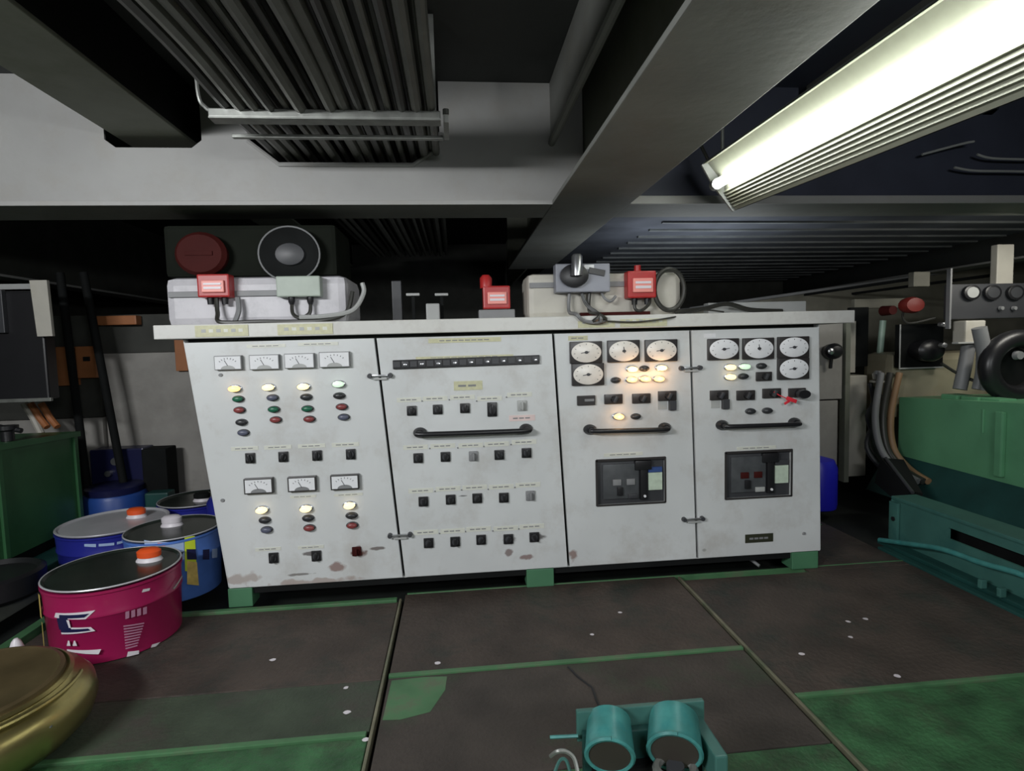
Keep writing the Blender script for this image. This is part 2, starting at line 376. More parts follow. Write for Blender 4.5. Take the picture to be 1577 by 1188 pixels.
# flanged stiffener upper left
q = MB(); q.bb((-1.79, -3.5, 2.132), (-1.49, 4.5, 2.148), m_olive, .003); q.bb((-1.505, -3.5, 2.148), (-1.49, 4.5, 2.4), m_blackm)  # vertical side in matt black: its shadow is put into the colour
build(q, 'ceiling_stiffener', label='wide olive grey flanged stiffener running overhead at the upper left', cat='beam')
# side girders far left / far right
build(MB().bb((-3.46, -3.5, 1.71), (-3.38, 4.55, 2.4), m_walld).bb((-3.52, -3.5, 1.70), (-3.34, 4.55, 1.716), m_white_beam), 'side_girder', label='dark side girder far left under the deck', cat='beam')
build(MB().bb((4.0, -3.5, 1.71), (4.06, 4.55, 2.4), m_deck).bb((3.94, -3.5, 1.69), (4.12, 4.55, 1.706), m_white_beam), 'side_girder', label='dark side girder far right under the deck above the engine', cat='beam')
# bracket plate left of slot (bent loops on the deck at right)
q = MB()
q.tube(smooth_path([at(1420, 238, y=.15), at(1480, 222, y=.13), at(1500, 218, y=.12)]), .006, m_lgrey)
q.tube(smooth_path([at(1470, 258, y=.15), at(1500, 263, y=.15), at(1560, 264, y=.15), at(1640, 266, y=.15)]), .006, m_lgrey)
q.tube(smooth_path([at(1505, 238, y=.15), at(1530, 244, y=.15), at(1600, 246, y=.15)]), .006, m_lgrey)
build(q, 'bent_rod', label='thin bent steel rods under the deck right of the lamp', cat='rod')

# ------------------------------------------------------------ cable bundle and hanger
n1 = 15
ORD = 'leftmost second third fourth fifth sixth seventh eighth ninth tenth eleventh twelfth thirteenth fourteenth fifteenth'.split()
def place(k): return 'leftmost' if k == 0 else ORD[k] + ' from the left'
for k in range(n1):
    x = -1.10 + .745 * k / (n1 - 1) + random.uniform(-.004, .004); z = 2.045 + random.uniform(-.008, .012)
    r = random.choice((.014, .018, .022, .024)); dx = random.uniform(-.004, .004)
    pth = smooth_path([(x + dx * 2, -3.4, z + .02), (x + dx, -1.6, z - .01), (x - dx, -.8, z + .01), (x, -.3, z), (x, .25, z + .02), (x + dx, 1.4, z + .02), (x, 3.5, z + .06)], 5)
    build(MB().tube(pth, r, m_cable if k % 3 else m_cablek, 8), 'cable', label=('dark grey' if k % 3 else 'black') + ' power cable, ' + place(k) + ' in the lower layer of the overhead bundle', cat='cable', group='lower layer of overhead cables')
for k in range(13):
    x = -1.07 + .69 * k / 12 + random.uniform(-.005, .005); z = 2.10 + random.uniform(-.008, .012); dx = random.uniform(-.004, .004)
    pth = smooth_path([(x + dx * 2, -3.4, z + .02), (x + dx, -1.4, z), (x, -.3, z + .003), (x, .25, z), (x, 3.5, z + .05)], 5)
    build(MB().tube(pth, random.choice((.014, .018, .02)), m_cablek if k % 2 else m_cable, 7), 'cable', label=('black' if k % 2 else 'dark grey') + ' power cable, ' + place(k) + ' in the upper layer of the overhead bundle', cat='cable', group='upper layer of overhead cables')
q = empty('cable_hanger', (-.73, -.29, 2.0), 'galvanised hanger strap carrying the overhead cable bundle in front of the cross beam', 'hanger')
build(MB().bb((-1.16, -.36, 2.005), (-.32, -.345, 2.035), m_steel, .003).bb((-1.16, -.36, 2.000), (-.32, -.30, 2.006), m_steel), 'front_rail', q)
build(MB().bb((-1.15, -.17, 1.998), (-.315, -.145, 2.012), m_steel, .003), 'rear_rail', q)
build(MB().tube(smooth_path([(-1.13, -.35, 2.02), (-1.17, -.35, 2.04), (-1.19, -.36, 2.10), (-1.19, -.36, 2.39)]), .008, m_steel), 'rod', q)
build(MB().bb((-.355, -.35, 2.01), (-.335, -.335, 2.39), m_steel), 'rod', q)
build(MB().lathe([(.012, 0), (.012, .02)], (-.30, -.31, 2.04), m_steel, 8), 'nut', q)
build(MB().bb((-.31, -.34, 2.0), (-.29, -.15, 2.03), m_steel), 'side_rail', q)

# ============================================================ LAMP (fluorescent)
td = Vector((.1027, 1.00327, .0824)).normalized()
TP = Vector((.893, -.1, 1.838))
LW = Vector((.55, 0, -.83)); LW = (LW - td * LW.dot(td)).normalized()    # across the lamp, down to the right
LN = td.cross(LW).normalized()
if LN.x > 0: LN = -LN                                                      # the lit side, facing left and down
def LP(t, a=0, b=0): return TP - td * t + LW * a + LN * (b - .03)
lm = empty('fluorescent_lamp', LP(.9, 0, -.06), 'long lit fluorescent strip lamp hanging overhead at the upper right', 'lamp')
LEN = 2.0
build(MB().tube([LP(0, 0, .03), LP(LEN, 0, .03)], .021, m_tube, 14), 'tube', lm, 'glowing white tube')
def strip(prof, m, mb=None, t0=-.04, t1=LEN):
    mb = mb or MB(); n = len(prof)
    vs = [LP(t0, a, b) for a, b in prof] + [LP(t1, a, b) for a, b in prof]
    return mb.add(vs, [(i, i + 1, i + 1 + n, i + n) for i in range(n - 1)], m)
build(strip([(-.105, .022), (-.10, .004), (-.03, -.004), (.03, -.004), (.045, .004)], m_reflector), 'reflector', lm)
wing = [(.045, .004)]
for k in range(6): wing += [(.050 + .015 * k, .016), (.056 + .015 * k, .008)]
wing += [(.145, .010)]
build(strip(wing, m_reflector), 'ribbed_diffuser', lm, 'ribbed pale diffuser wing')
hs = [(-.107, .024), (-.112, .01), (-.10, -.05), (.13, -.05), (.15, .0), (.147, .012)]
build(strip(hs, m_grey), 'housing', lm)
e = MB(); pr = [(-.107, .03), (-.112, .01), (-.10, -.05), (.13, -.05), (.15, .0), (.147, .02), (0, .035)]
vs = [LP(-.04, a, b) for a, b in pr] + [LP(-.055, a, b) for a, b in pr]; n = len(pr)
e.add(vs, [list(range(n)), list(range(n, 2 * n))[::-1]] + [(i, (i + 1) % n, (i + 1) % n + n, i + n) for i in range(n)], m_lgrey)
e.tube([LP(-.04, 0, .03), LP(.0, 0, .03)], .025, m_lgrey, 12)
build(e, 'end_cap', lm)
build(MB().tube([LP(.0, -.08, -.045), LP(.0, -.08, -.045) + Vector((0, .0, .46))], .008, m_steel), 'hanger_rod', lm)
build(MB().tube(smooth_path([LP(-.05, -.02, .0), LP(-.09, -.06, .0), LP(-.10, -.12, -.03), Vector((.72, .1, 2.39))]), .008, m_cablek), 'lamp_cord', lm)

# ============================================================ SWITCHBOARD
sb = empty('switchboard', (0, .3, 0), 'big pale grey steel electrical switchboard with four doors on green legs', 'switchboard')
zt, zb = 1.192, .091
top = [-1.463, -.647, .155, .807, 1.452]; bot = [-1.339, -.564, .206, .838, 1.474]
D = .62
q = MB(); y0 = .05
q.hexa([(bot[0], y0, zb), (bot[4], y0, zb), (top[4], y0, zt + .02), (top[0], y0, zt + .02), (bot[0], D, zb), (bot[4], D, zb), (top[4], D, zt + .02), (top[0], D, zt + .02)], m_cabdark)
for (i, s_) in ((0, -1), (4, 1)):
    a, b = (bot[i], top[i])
    q.hexa([(a, .012, zb), (a + s_ * .004, .012, zb), (b + s_ * .004, .012, zt + .02), (b, .012, zt + .02), (a, D, zb), (a + s_ * .004, D, zb), (b + s_ * .004, D, zt + .02), (b, D, zt + .02)], m_cab)
q.bb((bot[0], .012, zb - .006), (bot[4], D, zb), m_cab)
build(q, 'body', sb)
cn = MB().bb((-1.563, -.035, 1.208), (1.605, .68, 1.268), m_lid, .004)
build(cn, 'canopy', sb, 'overhanging pale top canopy')
for (a, b, c, d) in [(300, 502, 383, 519), (427, 500, 513, 516), (890, 495, 947, 509), (955, 492, 1027, 505)]:
    p = at(a, b, y=-.036); r_ = at(c, d, y=-.036)
    l = MB().bb((p.x, -.038, min(p.z, 1.264)), (r_.x, -.0355, max(r_.z, 1.214)), m_plateY)
    for k in range(6):
        xx = p.x + (r_.x - p.x) * (.12 + .14 * k); l.bb((xx, -.0388, 1.232), (xx + (r_.x - p.x) * .08, -.0381, 1.246), m_plateW if k % 2 else m_lgrey)
    build(l, 'canopy_label', sb, 'yellowish label strip')
for (x0, x1) in ((-1.345, -1.24), (.005, .135), (1.325, 1.462)):
    build(MB().bb((x0, .005, 0), (x1, .1, zb - .004), m_leg, .004), 'leg', sb, 'green leg')
    build(MB().bb((x0, D - .1, 0), (x1, D, zb - .004), m_leg, .004), 'leg', sb, 'green leg')
build(MB().bb((bot[0], .02, .055), (bot[4], .05, .088), m_blackm), 'bottom_rail', sb)

DOORS = []
gp = .012
holes = {2: (918, 709, 1025, 774), 3: (1117, 697, 1219, 764)}
for i in range(4):
    b0, b1, t0, t1 = bot[i] + gp / 2, bot[i + 1] - gp / 2, top[i] + gp / 2, top[i + 1] - gp / 2
    zz0, zz1 = zb + .001, zt - .001
    q = MB(); o = [(b0, zz0), (b1, zz0), (t1, zz1), (t0, zz1)]
    if i in holes:
        A = at(holes[i][0], holes[i][1], y=0); B = at(holes[i][2], holes[i][3], y=0)
        zA = at(*holes[i][:2], y=0).z; zB = B.z
        h = [(A.x, zB), (B.x, zB), (B.x, zA), (A.x, zA)]
        vs = [(x, 0, z) for x, z in o] + [(x, 0, z) for x, z in h] + [(x, .03, z) for x, z in o] + [(x, .03, z) for x, z in h]
        fs = [(k, (k + 1) % 4, 4 + (k + 1) % 4, 4 + k) for k in range(4)] + [(8 + k, 12 + k, 12 + (k + 1) % 4, 8 + (k + 1) % 4) for k in range(4)]
        fs += [(k, 8 + k, 8 + (k + 1) % 4, (k + 1) % 4) for k in range(4)] + [(4 + k, 4 + (k + 1) % 4, 12 + (k + 1) % 4, 12 + k) for k in range(4)]
        q.add(vs, fs, m_cab); HB = (A.x, B.x, zB, zA)
        holes[i] = HB
    else:
        q.hexa([(x, 0, z) for x, z in o] + [(x, .03, z) for x, z in o], m_cab)
    DOORS.append(build(q, 'cabinet_door', sb, ['leftmost cabinet door with push buttons and small meters', 'second cabinet door with rows of black switches', 'third cabinet door with round gauges and lit lamps', 'rightmost cabinet door with round gauges and red tag'][i]))

def size(px, py, w_, h_, y=0):
    a = at(px - w_ / 2, py, y=y); b = at(px + w_ / 2, py, y=y); c = at(px, py - h_ / 2, y=y); d = at(px, py + h_ / 2, y=y)
    p = at(px, py, y=y); return p, b.x - a.x, c.z - d.z
def sub(mb, name, d, label=None): return build(mb, name, DOORS[d], label)
# --- push buttons and indicator lamps
def button(d, px, py, m, w_=20, h_=11, lit=False, label=None, proj=.022):
    p, w, h = size(px, py, w_, h_, -.012)
    q = MB(); r = h / 2 * .95; sx = w / h
    q.lathe([(r * 1.12, 0), (r * 1.12, -.006), (r * .98, -.008)], (p.x, 0, p.z), m_dgrey if not lit else m_chrome, 20, 'Y', sx=sx)
    if lit and d == 2:     # the lamp's own glow on the door
        l = bpy.data.lights.new('lamp_glow', 'POINT'); l.energy = .10; l.color = (1, .55, .25); l.shadow_soft_size = .012
        lo = bpy.data.objects.new('lamp_glow', l); COL.objects.link(lo); lo.location = (p.x, -.05, p.z)
    q.lathe([(r * .92, -.007), (r * .9, -proj), (r * .7, -proj - .004), (r * .3, -proj - .006)], (p.x, 0, p.z), m, 20, 'Y', sx=sx)
    return sub(q, 'indicator_lamp' if lit else 'push_button', d, label)
LY, LO, LG, G, RR, K, S = m_lampY, m_lampO, m_lampG, m_gbtn, m_rbtn, m_dbtn, m_bbtn
def many(d, lst):
    for (px, py, m) in lst:
        lit = m in (LY, LO, LG)
        lab = {LY: 'lit yellow lamp', LO: 'lit orange lamp', LG: 'pale green lit lamp', G: 'green button', RR: 'red button', K: 'black button', S: 'slate grey button'}[m]
        w_, h_ = (18, 10) if d < 2 else (15, 9)
        button(d, px, py, m, w_ + (2 if lit else 0), h_ + (1 if lit else 0), lit, lab, .024 if lit else .018)
many(0, [(361, 599, LO), (413, 597, LY), (467, 596, LY), (366, 615, G), (419, 613, S), (471, 612, K), (522, 610, K), (368, 632, RR), (421, 631, G), (473, 630, G), (526, 627, RR),
         (371, 651, K), (424, 647, RR), (476, 646, RR), (529, 643, S), (374, 667, S), (521, 592, LG),
         (403, 786, LY), (471, 784, LY), (538, 779, LY), (407, 802, K), (474, 799, K), (541, 795, K), (410, 817, S), (476, 814, RR), (542, 810, RR)])
# --- meters
def meter(d, px, py, w_, h_, full=True, label=None):
    p, w, h = size(px, py, w_, h_, -.02); q = MB()
    q.bb((p.x - w / 2, -.022, p.z - h / 2), (p.x + w / 2, 0, p.z + h / 2), m_bezel if not full else m_grey, .002)
    e = .006 if not full else .0035
    q.bb((p.x - w / 2 + e, -.0235, p.z - h / 2 + e), (p.x + w / 2 - e, -.0215, p.z + h / 2 - e), m_face)
    # dial foot and needle, scale arc
    n = 12; rr = h * .32
    c = (p.x, -.0241, p.z - h / 2 + e)
    q.add([(c[0] + rr * 1.5 * cos(pi * k / n), c[1], c[2] + rr * .8 * sin(pi * k / n)) for k in range(n + 1)], [list(range(n + 1))], m_grey if not full else m_lgrey)
    q.box((p.x - w * .06, -.0243, p.z - h * .02), (.0025, .0006, h * .42), m_ink, ry=-.5)
    for k in range(7):
        a = pi * (.2 + .1 * k); q.box((p.x + w * .36 * cos(a), -.0243, p.z - h * .2 + h * .5 * sin(a)), (.0022, .0006, .006), m_ink, ry=pi / 2 - a)
    return sub(q, 'panel_meter', d, label)
for (px, py, w_, h_) in [(351, 559, 42, 22), (407, 558, 46, 23), (461, 556, 46, 23), (515, 554, 47, 24)]: meter(0, px, py, w_, h_, True, 'white faced panel meter')
for (px, py, w_, h_) in [(398, 749, 45, 24), (465, 746, 44, 23), (531, 743, 44, 23)]: meter(0, px, py, w_, h_, False, 'black framed panel meter')
# --- nameplates
def nplate(d, px, py, w_, h_, m=m_plateW, label=None, marks=3):
    p, w, h = size(px, py, w_, h_); q = MB().bb((p.x - w / 2, -.002, p.z - h / 2), (p.x + w / 2, 0, p.z + h / 2), m)
    for k in range(marks):
        xx = p.x - w / 2 + w * (.15 + .7 * k / max(1, marks)); q.bb((xx, -.0026, p.z - h * .12), (xx + w * .55 / marks, -.002, p.z + h * .1), m_grey)
    return sub(q, 'nameplate', d, label)
# --- cam switches
def switch(d, px, py, w_=15, h_=16, m=None, turn=0., label=None):
    m = m or m_black; p, w, h = size(px, py, w_, h_, -.008); q = MB()
    q.bb((p.x - w / 2, -.009, p.z - h / 2), (p.x + w / 2, 0, p.z + h / 2), m, .003)
    q.lathe([(h * .34, -.008), (h * .33, -.016)], (p.x, 0, p.z), m if m is not m_black else m_dgrey, 14, 'Y', sx=min(1.3, w / h))
    q.box((p.x, -.020, p.z), (w * .22, .016, h * .72), m, .002, ry=turn)
    return sub(q, 'rotary_switch', d, label)
for (px, py) in [(385, 706), (436, 704), (488, 702), (540, 700)]:
    switch(0, px, py, turn=random.choice((0, .3, -.2))); nplate(0, px - 8, py - 15, 42, 6)
for (px, py) in [(421, 860), (487, 857)]:
    switch(0, px, py, turn=.2); nplate(0, px - 8, py - 14, 40, 5)
switch(0, 549, 850, 14, 14, m_redD, 0, 'rusted switch plate')
nplate(0, 410, 533, 60, 5, marks=4); nplate(0, 490, 530, 62, 5, marks=4); nplate(0, 537, 762, 44, 4); nplate(0, 467, 765, 40, 4)
rows = [[(634, 633), (674, 631), (716, 629), (758, 631), (804, 625)], [(644, 706), (686, 704), (729, 703), (769, 701), (811, 698)],
        [(652, 773), (694, 770), (735, 768), (776, 767), (817, 764)], [(660, 837), (701, 835), (741, 832), (783, 831), (823, 828)]]
for ri, row in enumerate(rows):
    for k, (px, py) in enumerate(row):
        if ri == 0 and k == 3: switch(1, px, py, 15, 22, label='tall black switch')
        elif (ri, k) in ((1, 2), (2, 4)): switch(1, px, py, 14, 15, m_grey, label='grey switch')
        elif (ri, k) == (0, 4): switch(1, px, py, 14, 16, m_lgrey, label='pale beige switch')
        else: switch(1, px, py, 15, 15, turn=random.choice((0, 0, .5, -.4)))
        nplate(1, px - 4, py - 17, 38, 7)
        if k: 
            p, w, h = size(px - 24, py - 13, 4, 4); sub(MB().lathe([(.004, 0), (.003, -.004)], (p.x, 0, p.z), m_grey, 8, 'Y'), 'screw', 1)
nplate(1, 804, 644, 40, 9, mat('pink_reflection', (.72, .58, .56), .4), 'pink reflection painted under the pale switch')  # pink reflection painted as a thin slip below the switch
nplate(1, 716, 524, 112, 7, m_plateY, 'long yellowish nameplate', 8)
nplate(1, 721, 594, 44, 14, m_plateY, 'square yellowish nameplate', 2)
nplate(1, 716, 550, 150, 4, m_plateY, marks=10)
# annunciator strip
A = at(605, 562, y=-.01); B = at(831, 561, y=-.01)
zc = A.z; q = MB().bb((A.x, -.014, zc - .020), (B.x, 0, zc + .020), m_black, .002)
q.v = [Vector((v.x, v.y, v.z + (v.x - A.x) * .008)) for v in q.v]
sub(q, 'annunciator_frame', 1, 'long black annunciator strip')
for k in range(18):
    x = A.x + (B.x - A.x) * (k + .5) / 18; zz = zc + (x - A.x) * .008; m = m_lgrey if k in (1, 3, 5, 7, 9, 11, 13, 15, 17) else m_dgrey
    q = MB().bb((x - .015, -.0165, zz - .013), (x + .015, -.014, zz + .013), m_dgrey, .001)
    if m is m_lgrey: q.lathe([(.007, -.0165), (.006, -.019), (.002, -.020)], (x, 0, zz - .003), m_chrome, 8, 'Y', sx=1.4)
    sub(q, 'annunciator_window', 1)
# --- handles
def handle(d, xa, ya, xb, yb, r=.011):
    a = at(xa, ya, y=-.05); b = at(xb, yb, y=-.05); q = MB()
    q.tube(smooth_path([(a.x, 0, a.z), (a.x, -.03, a.z), (a.x + .03, -.05, a.z - .002), (b.x - .03, -.05, b.z - .002), (b.x, -.03, b.z), (b.x, 0, b.z)], 5), r, m_black, 10)
    for p in (a, b): q.lathe([(.024, 0), (.024, -.008), (.015, -.026)], (p.x, 0, p.z), m_black, 16, 'Y', sx=1.3)
    sub(q, 'door_handle', d, 'black bar handle')
handle(1, 646, 669, 812, 663, .012); handle(2, 912, 664, 1029, 661); handle(3, 1119, 657, 1232, 653)
# --- round gauges in square bezels
def gauge(d, px, py, ang, warm=False, w_=50, h_=34):
    p, w, h = size(px, py, w_, h_, -.018); q = MB()
    q.bb((p.x - w / 2, -.018, p.z - h / 2), (p.x + w / 2, 0, p.z + h / 2), m_bezel, .004)
    fm = m_facew if warm else m_face; r = h * .46; sx = w / h
    q.lathe([(r, -.0175), (r, -.0195), (r * .96, -.0205)], (p.x, 0, p.z), fm, 32, 'Y', sx=sx)
    for k in range(9):
        a = R(-40 + 260 * k / 8); q.box((p.x + r * .8 * cos(a) * sx, -.0209, p.z + r * .8 * sin(a)), (.0022, .0006, .006), m_ink, ry=pi / 2 - a)
    q.box((p.x + .006 * cos(ang), -.0222, p.z + .005 * sin(ang)), (.0030 if abs(sin(ang)) > .7 else .040, .001, .030 if abs(sin(ang)) > .7 else .003), m_ink, ry=-.15)
    q.lathe([(.007, -.021), (.006, -.025)], (p.x, 0, p.z), m_dgrey, 12, 'Y', sx=1.3)
    sub(q, 'round_gauge', d)
for (px, py, a_) in [(903, 543, 3.2), (961, 541, 1.57), (1019, 540, 3.0), (906, 577, 3.3)]: gauge(2, px, py, a_, True)
for (px, py, a_) in [(1115, 538, .2), (1169, 537, 1.57), (1223, 535, 3.0), (1223, 568, 3.1)]: gauge(3, px, py, a_, False, 48, 33)
many(2, [(974, 569, LY), (993, 568, K), (1019, 567, LY), (949, 586, K), (973, 585, LO), (994, 584, LO), (1015, 584, LO), (953, 642, LO), (980, 642, K)])
many(3, [(1125, 566, LY), (1147, 565, LG), (1174, 564, K), (1125, 581, LY), (1146, 580, K), (1157, 634, K), (1183, 633, K)])
def boxsw(d, px, py, w_=28, h_=15, label=None, knob=True):
    p, w, h = size(px, py, w_, h_, -.01); q = MB()
    q.bb((p.x - w / 2, -.012, p.z - h / 2), (p.x + w / 2, 0, p.z + h / 2), m_bezel, .003)
    if knob:
        q.lathe([(h * .36, -.012), (h * .32, -.024)], (p.x + w * .05, 0, p.z), m_black, 14, 'Y', sx=1.2)
        q.box((p.x + w * .05, -.028, p.z), (w * .16, .014, h * .66), m_dgrey, .002, ry=.5)
    else: q.bb((p.x - w * .1, -.014, p.z - h * .1), (p.x + w * .42, -.012, p.z + h * .15), m_grey)
    sub(q, 'selector_switch', d, label)
boxsw(2, 903, 617, knob=False); boxsw(2, 945, 615); boxsw(2, 988, 614); boxsw(2, 1028, 610)
boxsw(3, 1108, 609); boxsw(3, 1149, 609); boxsw(3, 1189, 606, 28, 15); boxsw(3, 1228, 605, 26, 14); boxsw(3, 1177, 580, 24, 14, label='small square selector')
for (d, px, py) in [(2, 1037, 625), (3, 1119, 623)]:
    p, w, h = size(px, py, 11, 15, -.02); sub(MB().bb((p.x - w / 2, -.018, p.z - h / 2), (p.x + w / 2, 0, p.z + h / 2), m_dgrey, .003).bb((p.x - w / 2 - .05, -.002, p.z - h * .4), (p.x - w / 2 - .006, 0, p.z + h / 2), m_lgrey), 'key_switch', d)
p = at(1243, 607, y=-.04); sub(MB().lathe([(.016, 0), (.016, -.03), (.022, -.034), (.020, -.055)], (p.x - .02, 0, p.z), m_black, 16, 'Y', sx=1.5), 'switch_knob', 3, 'black knob')
a, b, c = at(1200, 609, y=-.035), at(1212, 614, y=-.035), at(1226, 618, y=-.035)
q = MB().tube([at(1192, 604, y=-.03), a, b], .0025, m_tag, 6)
q.box((b + c) / 2, (.055, .002, .018), m_tag, .0008, ry=.35).box(at(1212, 620, y=-.033), (.03, .002, .012), m_tag, .0008, ry=-.5); sub(q, 'warning_tag', 3, 'red hanging tag')
nplate(2, 890, 521, 30, 7, m_plateY, marks=2); nplate(3, 1093, 517, 18, 6, m_face, marks=0)
nplate(3, 1169, 829, 43, 13, mat('dark_brass_plate', (.045, .05, .03), .4, .3), 'dark rating plate', 4)
for (px, py) in ((960, 700), (1165, 690)): nplate(2 if px < 1060 else 3, px, py, 60, 5, m_plateW, marks=4)
# breakers inside the windows
for d in (2, 3):
    x0, x1, z0, z1 = holes[d]; W = x1 - x0; H = z1 - z0
    q = MB().bb((x0 + .002, .018, z0 + .002), (x1 - .002, .045, z1 - .002), m_dgrey, .002)
    q.bb((x0, -.004, z1 - .008), (x1, 0, z1 + .003), m_bezel).bb((x0 - .004, -.004, z0), (x0 + .006, 0, z1), m_bezel).bb((x1 - .005, -.003, z0), (x1 + .003, 0, z1), m_bezel).bb((x0, -.003, z0 - .003), (x1, 0, z0 + .005), m_bezel)
    q.bb((x0 + W * .10, .008, z0 + H * .12), (x0 + W * .62, .02, z0 + H * .88), m_btealish, .003)
    q.bb((x0 + W * .64, .002, z0 + H * .08), (x0 + W * .74, .02, z0 + H * .9), m_black, .002)
    q.bb((x0 + W * .76, .006, z0 + H * .28), (x0 + W * .96, .02, z0 + H * .66), m_labg)
    q.bb((x0 + W * .76, .006, z0 + H * .67), (x0 + W * .96, .02, z0 + H * .78), m_labb if d == 2 else m_dgrey)
    q.bb((x0 + W * .56, -.004, z0 + H * .74), (x0 + W * .8, .02, z0 + H * .94), m_black, .004)
    q.bb((x0 + W * .24, .002, z0 + H * .42), (x0 + W * .36, .012, z0 + H * .55), m_redD if d == 3 else m_grey, .002)
    q.bb((x0 + W * .44, .002, z0 + H * .42), (x0 + W * .56, .012, z0 + H * .55), m_redD if d == 3 else m_grey, .002)
    q.bb((x0 + W * .46, .002, z0 + H * .12), (x0 + W * .60, .012, z0 + H * .22), m_lgrey if d == 3 else m_dgrey, .002)
    q.lathe([(.008, .01), (.006, -.002)], (x0 + W * .70, 0, z0 + H * .16), m_face, 10, 'Y')
    q.bb((x0 + W * .30, -.002, z0 + H * .2), (x0 + W * .38, .012, z0 + H * .38), m_black, .002)
    sub(q, 'circuit_breaker', d, 'dark circuit breaker behind the cut-out')
# latches / hinges across seams
def latch(d, px, py, n=2):
    p = at(px, py, y=-.01); q = MB()
    q.box((p.x, -.008, p.z), (.075, .010, .010), m_chrome, .003); q.lathe([(.012, 0), (.010, -.02)], (p.x - .045, 0, p.z), m_dgrey, 10, 'Y'); q.lathe([(.012, 0), (.010, -.02)], (p.x + .045, 0, p.z), m_dgrey, 10, 'Y')
    q.bb((p.x - .03, -.012, p.z - .018), (p.x + .03, -.004, p.z - .010), m_lgrey)
    sub(q, 'latch', d)
latch(0, 616, 825); latch(0, 585, 579); latch(2, 1064, 567); latch(2, 1068, 800)
for (d, px, py) in [(0, 343, 771), (3, 1238, 822), (0, 598, 581), (0, 340, 578)]:
    p = at(px, py, y=0); sub(MB().lathe([(.008, 0), (.006, -.005)], (p.x, 0, p.z), m_grey, 10, 'Y', sx=1.3), 'screw', d)

# ============================================================ ON TOP OF THE SWITCHBOARD
ZT = 1.268
t = empty('starter_box', (-1.2, .4, ZT), 'big off-white equipment box with rounded corners, left on the switchboard top', 'box')
yb_ = .22
A = at(252, 430, y=yb_); B = at(536, 492, y=yb_)
q = MB(); q.bb((A.x, yb_, ZT), (B.x, .62, 1.50), m_boxw, .04); build(q, 'case', t)
build(MB().bb((A.x + .005, yb_ + .01, 1.50), (B.x - .04, .60, 1.74), mat('shaded_green_grey_box', (.010, .012, .009), .8, spec=.08), .02), 'upper_case', t, 'greenish upper case with its shade painted in')  # near-black colour holds the shade over the upper part
build(MB().bb((A.x + .02, yb_ - .012, 1.405), (B.x - .12, yb_ + .002, 1.432), m_grey, .003), 'band', t, 'grey band')
c = at(447, 392, y=yb_ - .03)
t2 = empty('alarm_horn', c, 'round alarm horn with its shade painted in, on the left equipment box', 'horn')
build(MB().lathe([(.10, .03), (.125, 0), (.13, -.015), (.118, -.02), (.09, -.005), (.04, .01)], c, m_blackm, 32, 'Y', sx=1.1).torus((c.x, c.y - .017, c.z), .125, .004, m_grey, 'Y', 40, 6, sx=1.1), 'bell', t2)  # matt black bell mouth, the shade put into its colour
build(MB().lathe([(.055, .01), (.05, -.012), (.02, -.02)], c, m_dgrey, 24, 'Y', sx=1.3), 'hub', t2)
p = at(311, 392, y=yb_ - .03)
build(MB().lathe([(.09, .05), (.10, -.01), (.085, -.03), (.03, -.035)], p, m_redD, 24, 'Y', sx=1.15).box((p.x, p.y - .036, p.z), (.12, .006, .02), m_redD, .002), 'alarm_bell', label='red round alarm bell, darkened for shade, at the left end of the equipment box', cat='bell')  # red deepened to paint the shade on the bell
def cablerun(pts, r=.007, m=None): return MB().tube(smooth_path(pts, 5), r, m or m_cablek, 7)
def red_switch(px, py, y, w_, h_, label, side=0):
    p, w, h = size(px, py, w_, h_, y); e = empty('red_switch_box', (p.x, y, p.z - h / 2), label, 'switch')
    build(MB().bb((p.x - w / 2, y, p.z - h / 2), (p.x + w / 2, y + .07, p.z + h / 2), m_red, .008), 'case', e)
    build(MB().bb((p.x - w * .34, y - .012, p.z - h * .30), (p.x + w * .36, y + .002, p.z + h * .22), m_pinkl, .004), 'cover', e, 'bright pale red cover')
    build(MB().bb((p.x - w * .26, y - .015, p.z - h * .16), (p.x + w * .28, y - .011, p.z + h * -.06), m_wprint).bb((p.x - w * .26, y - .015, p.z + h * .02), (p.x + w * .28, y - .011, p.z + h * .1), m_wprint), 'print', e)
    build(MB().lathe([(.016, 0), (.014, -.03)], (p.x - w * .2, y + .035, p.z - h / 2), m_black, 10).lathe([(.016, 0), (.014, -.03)], (p.x + w * .25, y + .035, p.z - h / 2), m_black, 10), 'gland', e)
    return p, w, h
p, w, h = red_switch(328, 440, yb_ - .07, 50, 36, 'red switch box on the left equipment box')
build(cablerun([(p.x + .0, yb_ - .04, p.z - h / 2), (p.x + .005, yb_ - .05, ZT + .06), (p.x + .03, yb_ - .08, ZT + .015), (p.x + .2, yb_ - .07, ZT + .015), (p.x + .34, yb_ - .06, ZT + .012), (B.x - .1, yb_ - .06, ZT + .015), (B.x + .0, yb_ - .04, ZT + .05), (B.x + .03, yb_ - .02, ZT + .15)], .010), 'cable', label='black cable from the red switch box along the foot of the left box', cat='cable')
build(cablerun([(p.x + .09, yb_ - .03, p.z - h / 2), (p.x + .095, yb_ - .04, ZT + .07), (p.x + .08, yb_ - .05, ZT + .02)], .012, m_grey), 'cable', label='short grey cable stub under the left red switch box', cat='cable')
p, w, h = size(459, 441, 68, 32, yb_ - .06)
e = empty('junction_box', (p.x, yb_ - .06, p.z - h / 2), 'grey-green junction box with two cable glands, left on the switchboard', 'box')
build(MB().bb((p.x - w / 2, yb_ - .06, p.z - h / 2), (p.x + w / 2, yb_, p.z + h / 2), mat('grey_green_box', (.38, .44, .38), .45), .006), 'case', e)
for s_ in (-.04, .045): build(MB().lathe([(.016, 0), (.016, -.02), (.010, -.035)], (p.x + s_, yb_ - .03, p.z - h / 2), m_black, 10), 'gland', e)
